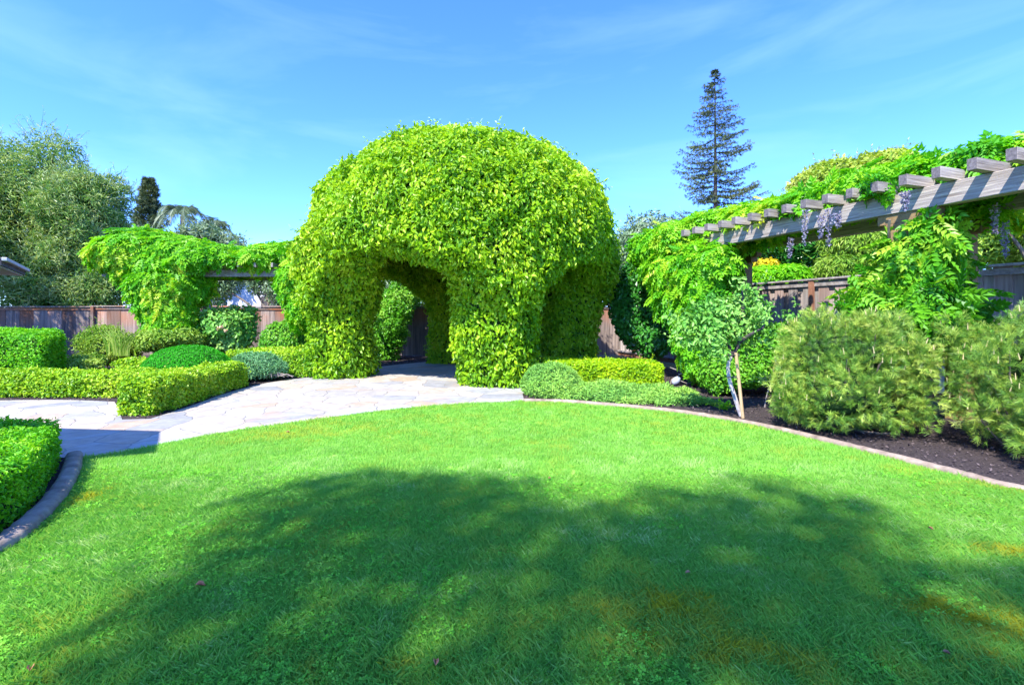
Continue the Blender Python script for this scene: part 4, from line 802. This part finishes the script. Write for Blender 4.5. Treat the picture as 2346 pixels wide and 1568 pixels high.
# conifers
def conifer(name, label, X, Y, H, base, maxr, nwh, seed, dens, tl, m, sparse=True):
    rs = random.Random(seed); rg = np.random.default_rng(seed); root = empty(name, (X, Y, 0), label, 'conifer')
    g = Geo(); g.tube([(X, Y, 0), (X+.05, Y, H*.5), (X, Y, H)], [H*.012, H*.008, .02], 8); g.build('trunk', M['barkd'], root)
    g = Geo(); tw = Geo(); P_, T_, S_ = [], [], []
    for i in range(nwh):
        t = i/(nwh-1); z = base+(H-base)*(t**.9); r0 = maxr*(1-t)**.86+.15
        for k in range(rs.randint(3, 6) if sparse else 8):
            a = rs.random()*6.283; r = r0*rs.uniform(.5, 1.15); n = max(4, int(r/.22)); u = np.linspace(0, 1, n); dr = np.array([math.cos(a), math.sin(a), 0])
            zz = -.30*r*u+.34*r*u**2.4 if sparse else .45*r*u
            pts = np.array([X, Y, z])+np.outer(u*r, dr)+np.outer(zz, ZA); tw.tube(pts, np.linspace(.045*(.3+r/maxr), .01, n), 4)
            side = np.cross(dr, ZA)
            for j in range(1, n):
                ln = .5*(1-u[j]*.55)*min(1, r/1.6)*(1.3 if sparse else .8)
                for s in (-1, 1):
                    dd = side*s*.9+dr*.75+ZA*rs.uniform(-.35, .15); m_ = max(2, int(ln/tl*dens))
                    for w in np.linspace(.1, 1, m_):
                        P_.append(pts[j]+dd*ln*w); T_.append(dd+rg.normal(0, .25, 3)-ZA*.25); S_.append(tl*(.7+.6*rs.random()))
                P_.append(pts[j]); T_.append(dr+ZA*.1+rg.normal(0, .2, 3)); S_.append(tl)
    p = np.array(P_); T = np.array(T_); S = np.array(S_); tp = [T_needles(rs, 12, 1.0, 60, .07) for _ in range(4)]; sel = rg.integers(0, 4, len(p)); ts = tints(p, rg, seed, 1.5)
    for i in range(4):
        k = sel == i; scatter(g, tp[i], p[k], T[k], rg.normal(0, 1, (k.sum(), 3)), S[k], S[k], ts[k])
    tw.build('branches', M['barkd'], root); g.build('foliage', m, root)
conifer('tall_conifer', 'tall dark conifer with sparse layered branches behind the pergola', (1638-CX)/F*45, 45, EYE+557/F*45, 9.5, 4.4, 34, 5, .8, .36, M['con'])
conifer('small_conifer', 'small dark pointed conifer behind the left wisteria', (341-CX)/F*40, 40, EYE+312/F*40, 6.0, 1.35, 34, 6, 2.0, .42, M['con'], False)
# palms
def palm(label, px, py, Y, nf, fl, seed, up):
    rs = random.Random(seed); c = np.array(P(px, py, Y)); root = empty('palm_tree', (c[0], c[1], 0), label, 'palm', 'feathery palms behind the left pergola')
    g = Geo(); g.tube([(c[0], c[1], 0), (c[0]+.05, c[1], c[2]*.5), c], [.2, .16, .14], 10); g.build('trunk', M['bark'], root); g = Geo()
    for i in range(nf):
        a = i*6.283/nf+rs.uniform(-.2, .2); e = rs.uniform(up-.5, up+.45); t = np.linspace(0, 1, 16); dr = np.array([math.cos(a), math.sin(a), 0]); L0 = fl*rs.uniform(.8, 1.15)
        pts = c+np.outer(t*math.cos(e)*L0, dr)+np.outer(t*math.sin(e)*L0-1.05*L0*t**2.4*(.5+.5*math.cos(e)), ZA); g.tube(pts, np.linspace(.035, .008, 16), 4, .3)
        sd_ = np.cross(dr, ZA); tp_ = np.gradient(pts, axis=0)
        for j in range(2, 16):
            for f_ in (0, .5):
                b = pts[j] if f_ == 0 or j == 15 else (pts[j]+pts[j+1])/2
                for s in (-1, 1):
                    d = sd_*s*.7+tp_[j]/np.linalg.norm(tp_[j])*.7-ZA*rs.uniform(.25, .7); d /= np.linalg.norm(d); l_ = fl*.30*math.sin(.35+2.5*t[j])*rs.uniform(.8, 1.1)
                    w = np.cross(d, [.2, .9, .3]); w = w/np.linalg.norm(w)*.022; g.faces([b-w, b+w, b+d*l_*.6+w*.8, b+d*l_-ZA*.1*l_, b+d*l_*.6-w*.8], [(0,1,2,3,4)], rs.random())
    g.build('frond', M['palm'], root)
palm('arching feathery palm just right of the small conifer', 418, 495, 33, 18, 2.4, 3, .9)
palm('spiky palm with an upright centre frond, lower than the arching one', 492, 530, 31, 14, 1.9, 4, 1.0)

# ------------------------------------------------------------------ shade tree behind the camera, casts the shadow on the lawn
def shade_tree():
    root = empty('shade_tree', (-6.2,-10.5,0), 'broad shade tree standing behind the camera whose shadow covers the lawn', 'tree')
    lob = [(-1.35,3.75,.95,6.6),(-.45,3.75,.85,6.2),(.45,3.05,.9,6.6),(1.35,3.45,.9,6.4),(2.15,3.7,.85,6.8),(-1.35,2.7,.85,6.2),(-1.45,1.75,.8,6.0),(-1.5,.9,.8,6.0),(0,2.1,1.1,6.6),(1.2,2.2,1.1,6.9),(2.4,2.5,.75,6.4),(3.3,2.45,.65,6.4),(4.2,2.2,.9,6.6),(-.4,.7,1.2,6.8),(1.4,.9,1.2,6.6),(3.0,1.1,1.1,7.0),(4.6,.9,1.1,6.8),(-.8,-1,1.4,6.6),(1.4,-.8,1.4,7.2),(3.4,-.8,1.3,6.8),(5.4,1.8,.9,6.8)]
    fs = []; cs = []
    for gx, gy, r, h in lob:
        h *= 2.3
        c = np.array([gx-.432*h, gy-.719*h, h]); cs.append(c); fs.append(ell(c, (r, r*.95, r*.72)))
    f = bumpy(union(fs, .15), .22, .35, .2, .9, seed=77); lo = np.min(cs, 0)-1.6; hi = np.max(cs, 0)+1.6; rg = np.random.default_rng(77)
    p = shell(f, lo, hi, 24000, .5, rg, .03, 2); nr = grad(f, p); T, Nn = orient(nr, rg, 1., .5, .3, .5); g = Geo(); sz = .75+.5*rg.random(len(p)); scatter(g, T_leaf(), p, T, Nn, .135*sz, .095*sz, tints(p, rg)); g.build('crown', M['wis'], root)
    g = Geo(); b = np.array([-6.2, -10.5, 0.]); m_ = np.array([-6.0, -10.2, 11.0]); g.tube(crom([b, m_], 4), np.linspace(.34, .26, 5), 10)
    for c in cs: g.tube(crom([m_-[0,0,.1], (m_+c)/2+[0, 0, .35], c], 4), np.linspace(.11, .03, 9), 6)
    g.build('trunk', M['bark'], root)
shade_tree()

# fallen leaves
for i, (px, py, s, lb) in enumerate([(447,1358,.035,'curled pale brown fallen leaf on the shaded lawn at lower left'),(998,1550,.03,'brown fallen leaf on the lawn at the bottom edge, left of centre'),(1582,1328,.022,'tiny red fallen leaf in the middle of the lawn shade'),(2125,1222,.022,'small orange fallen leaf in shade on the right half of the lawn'),(655,998,.03,'orange fallen leaf on the sunny lawn nearest the path'),(68,1562,.03,'dark fallen leaf at the lower left corner of the lawn'),(1262,1105,.022,'small rusty fallen leaf at the front of the shadow edge'),(2158,1515,.02,'small reddish fallen leaf at the lower right of the lawn')]):
    x, y = G(px, py); g = Geo(); a = i*1.7; t, l_, c_ = T_leaf(); scatter(g, (t*[1,1,2.2], l_, c_), np.array([[x, y, .05]]), np.array([[math.cos(a), math.sin(a), .1]]), np.array([[.2, -.3, .9]]), s*1.7, s, np.array([.5]))
    tag(g.build('fallen_leaf', M['deadleaf']), lb, 'leaf', 'fallen leaves on the lawn')
print('faces', sum(len(o.data.polygons) for o in bpy.data.objects if o.type == 'MESH'))
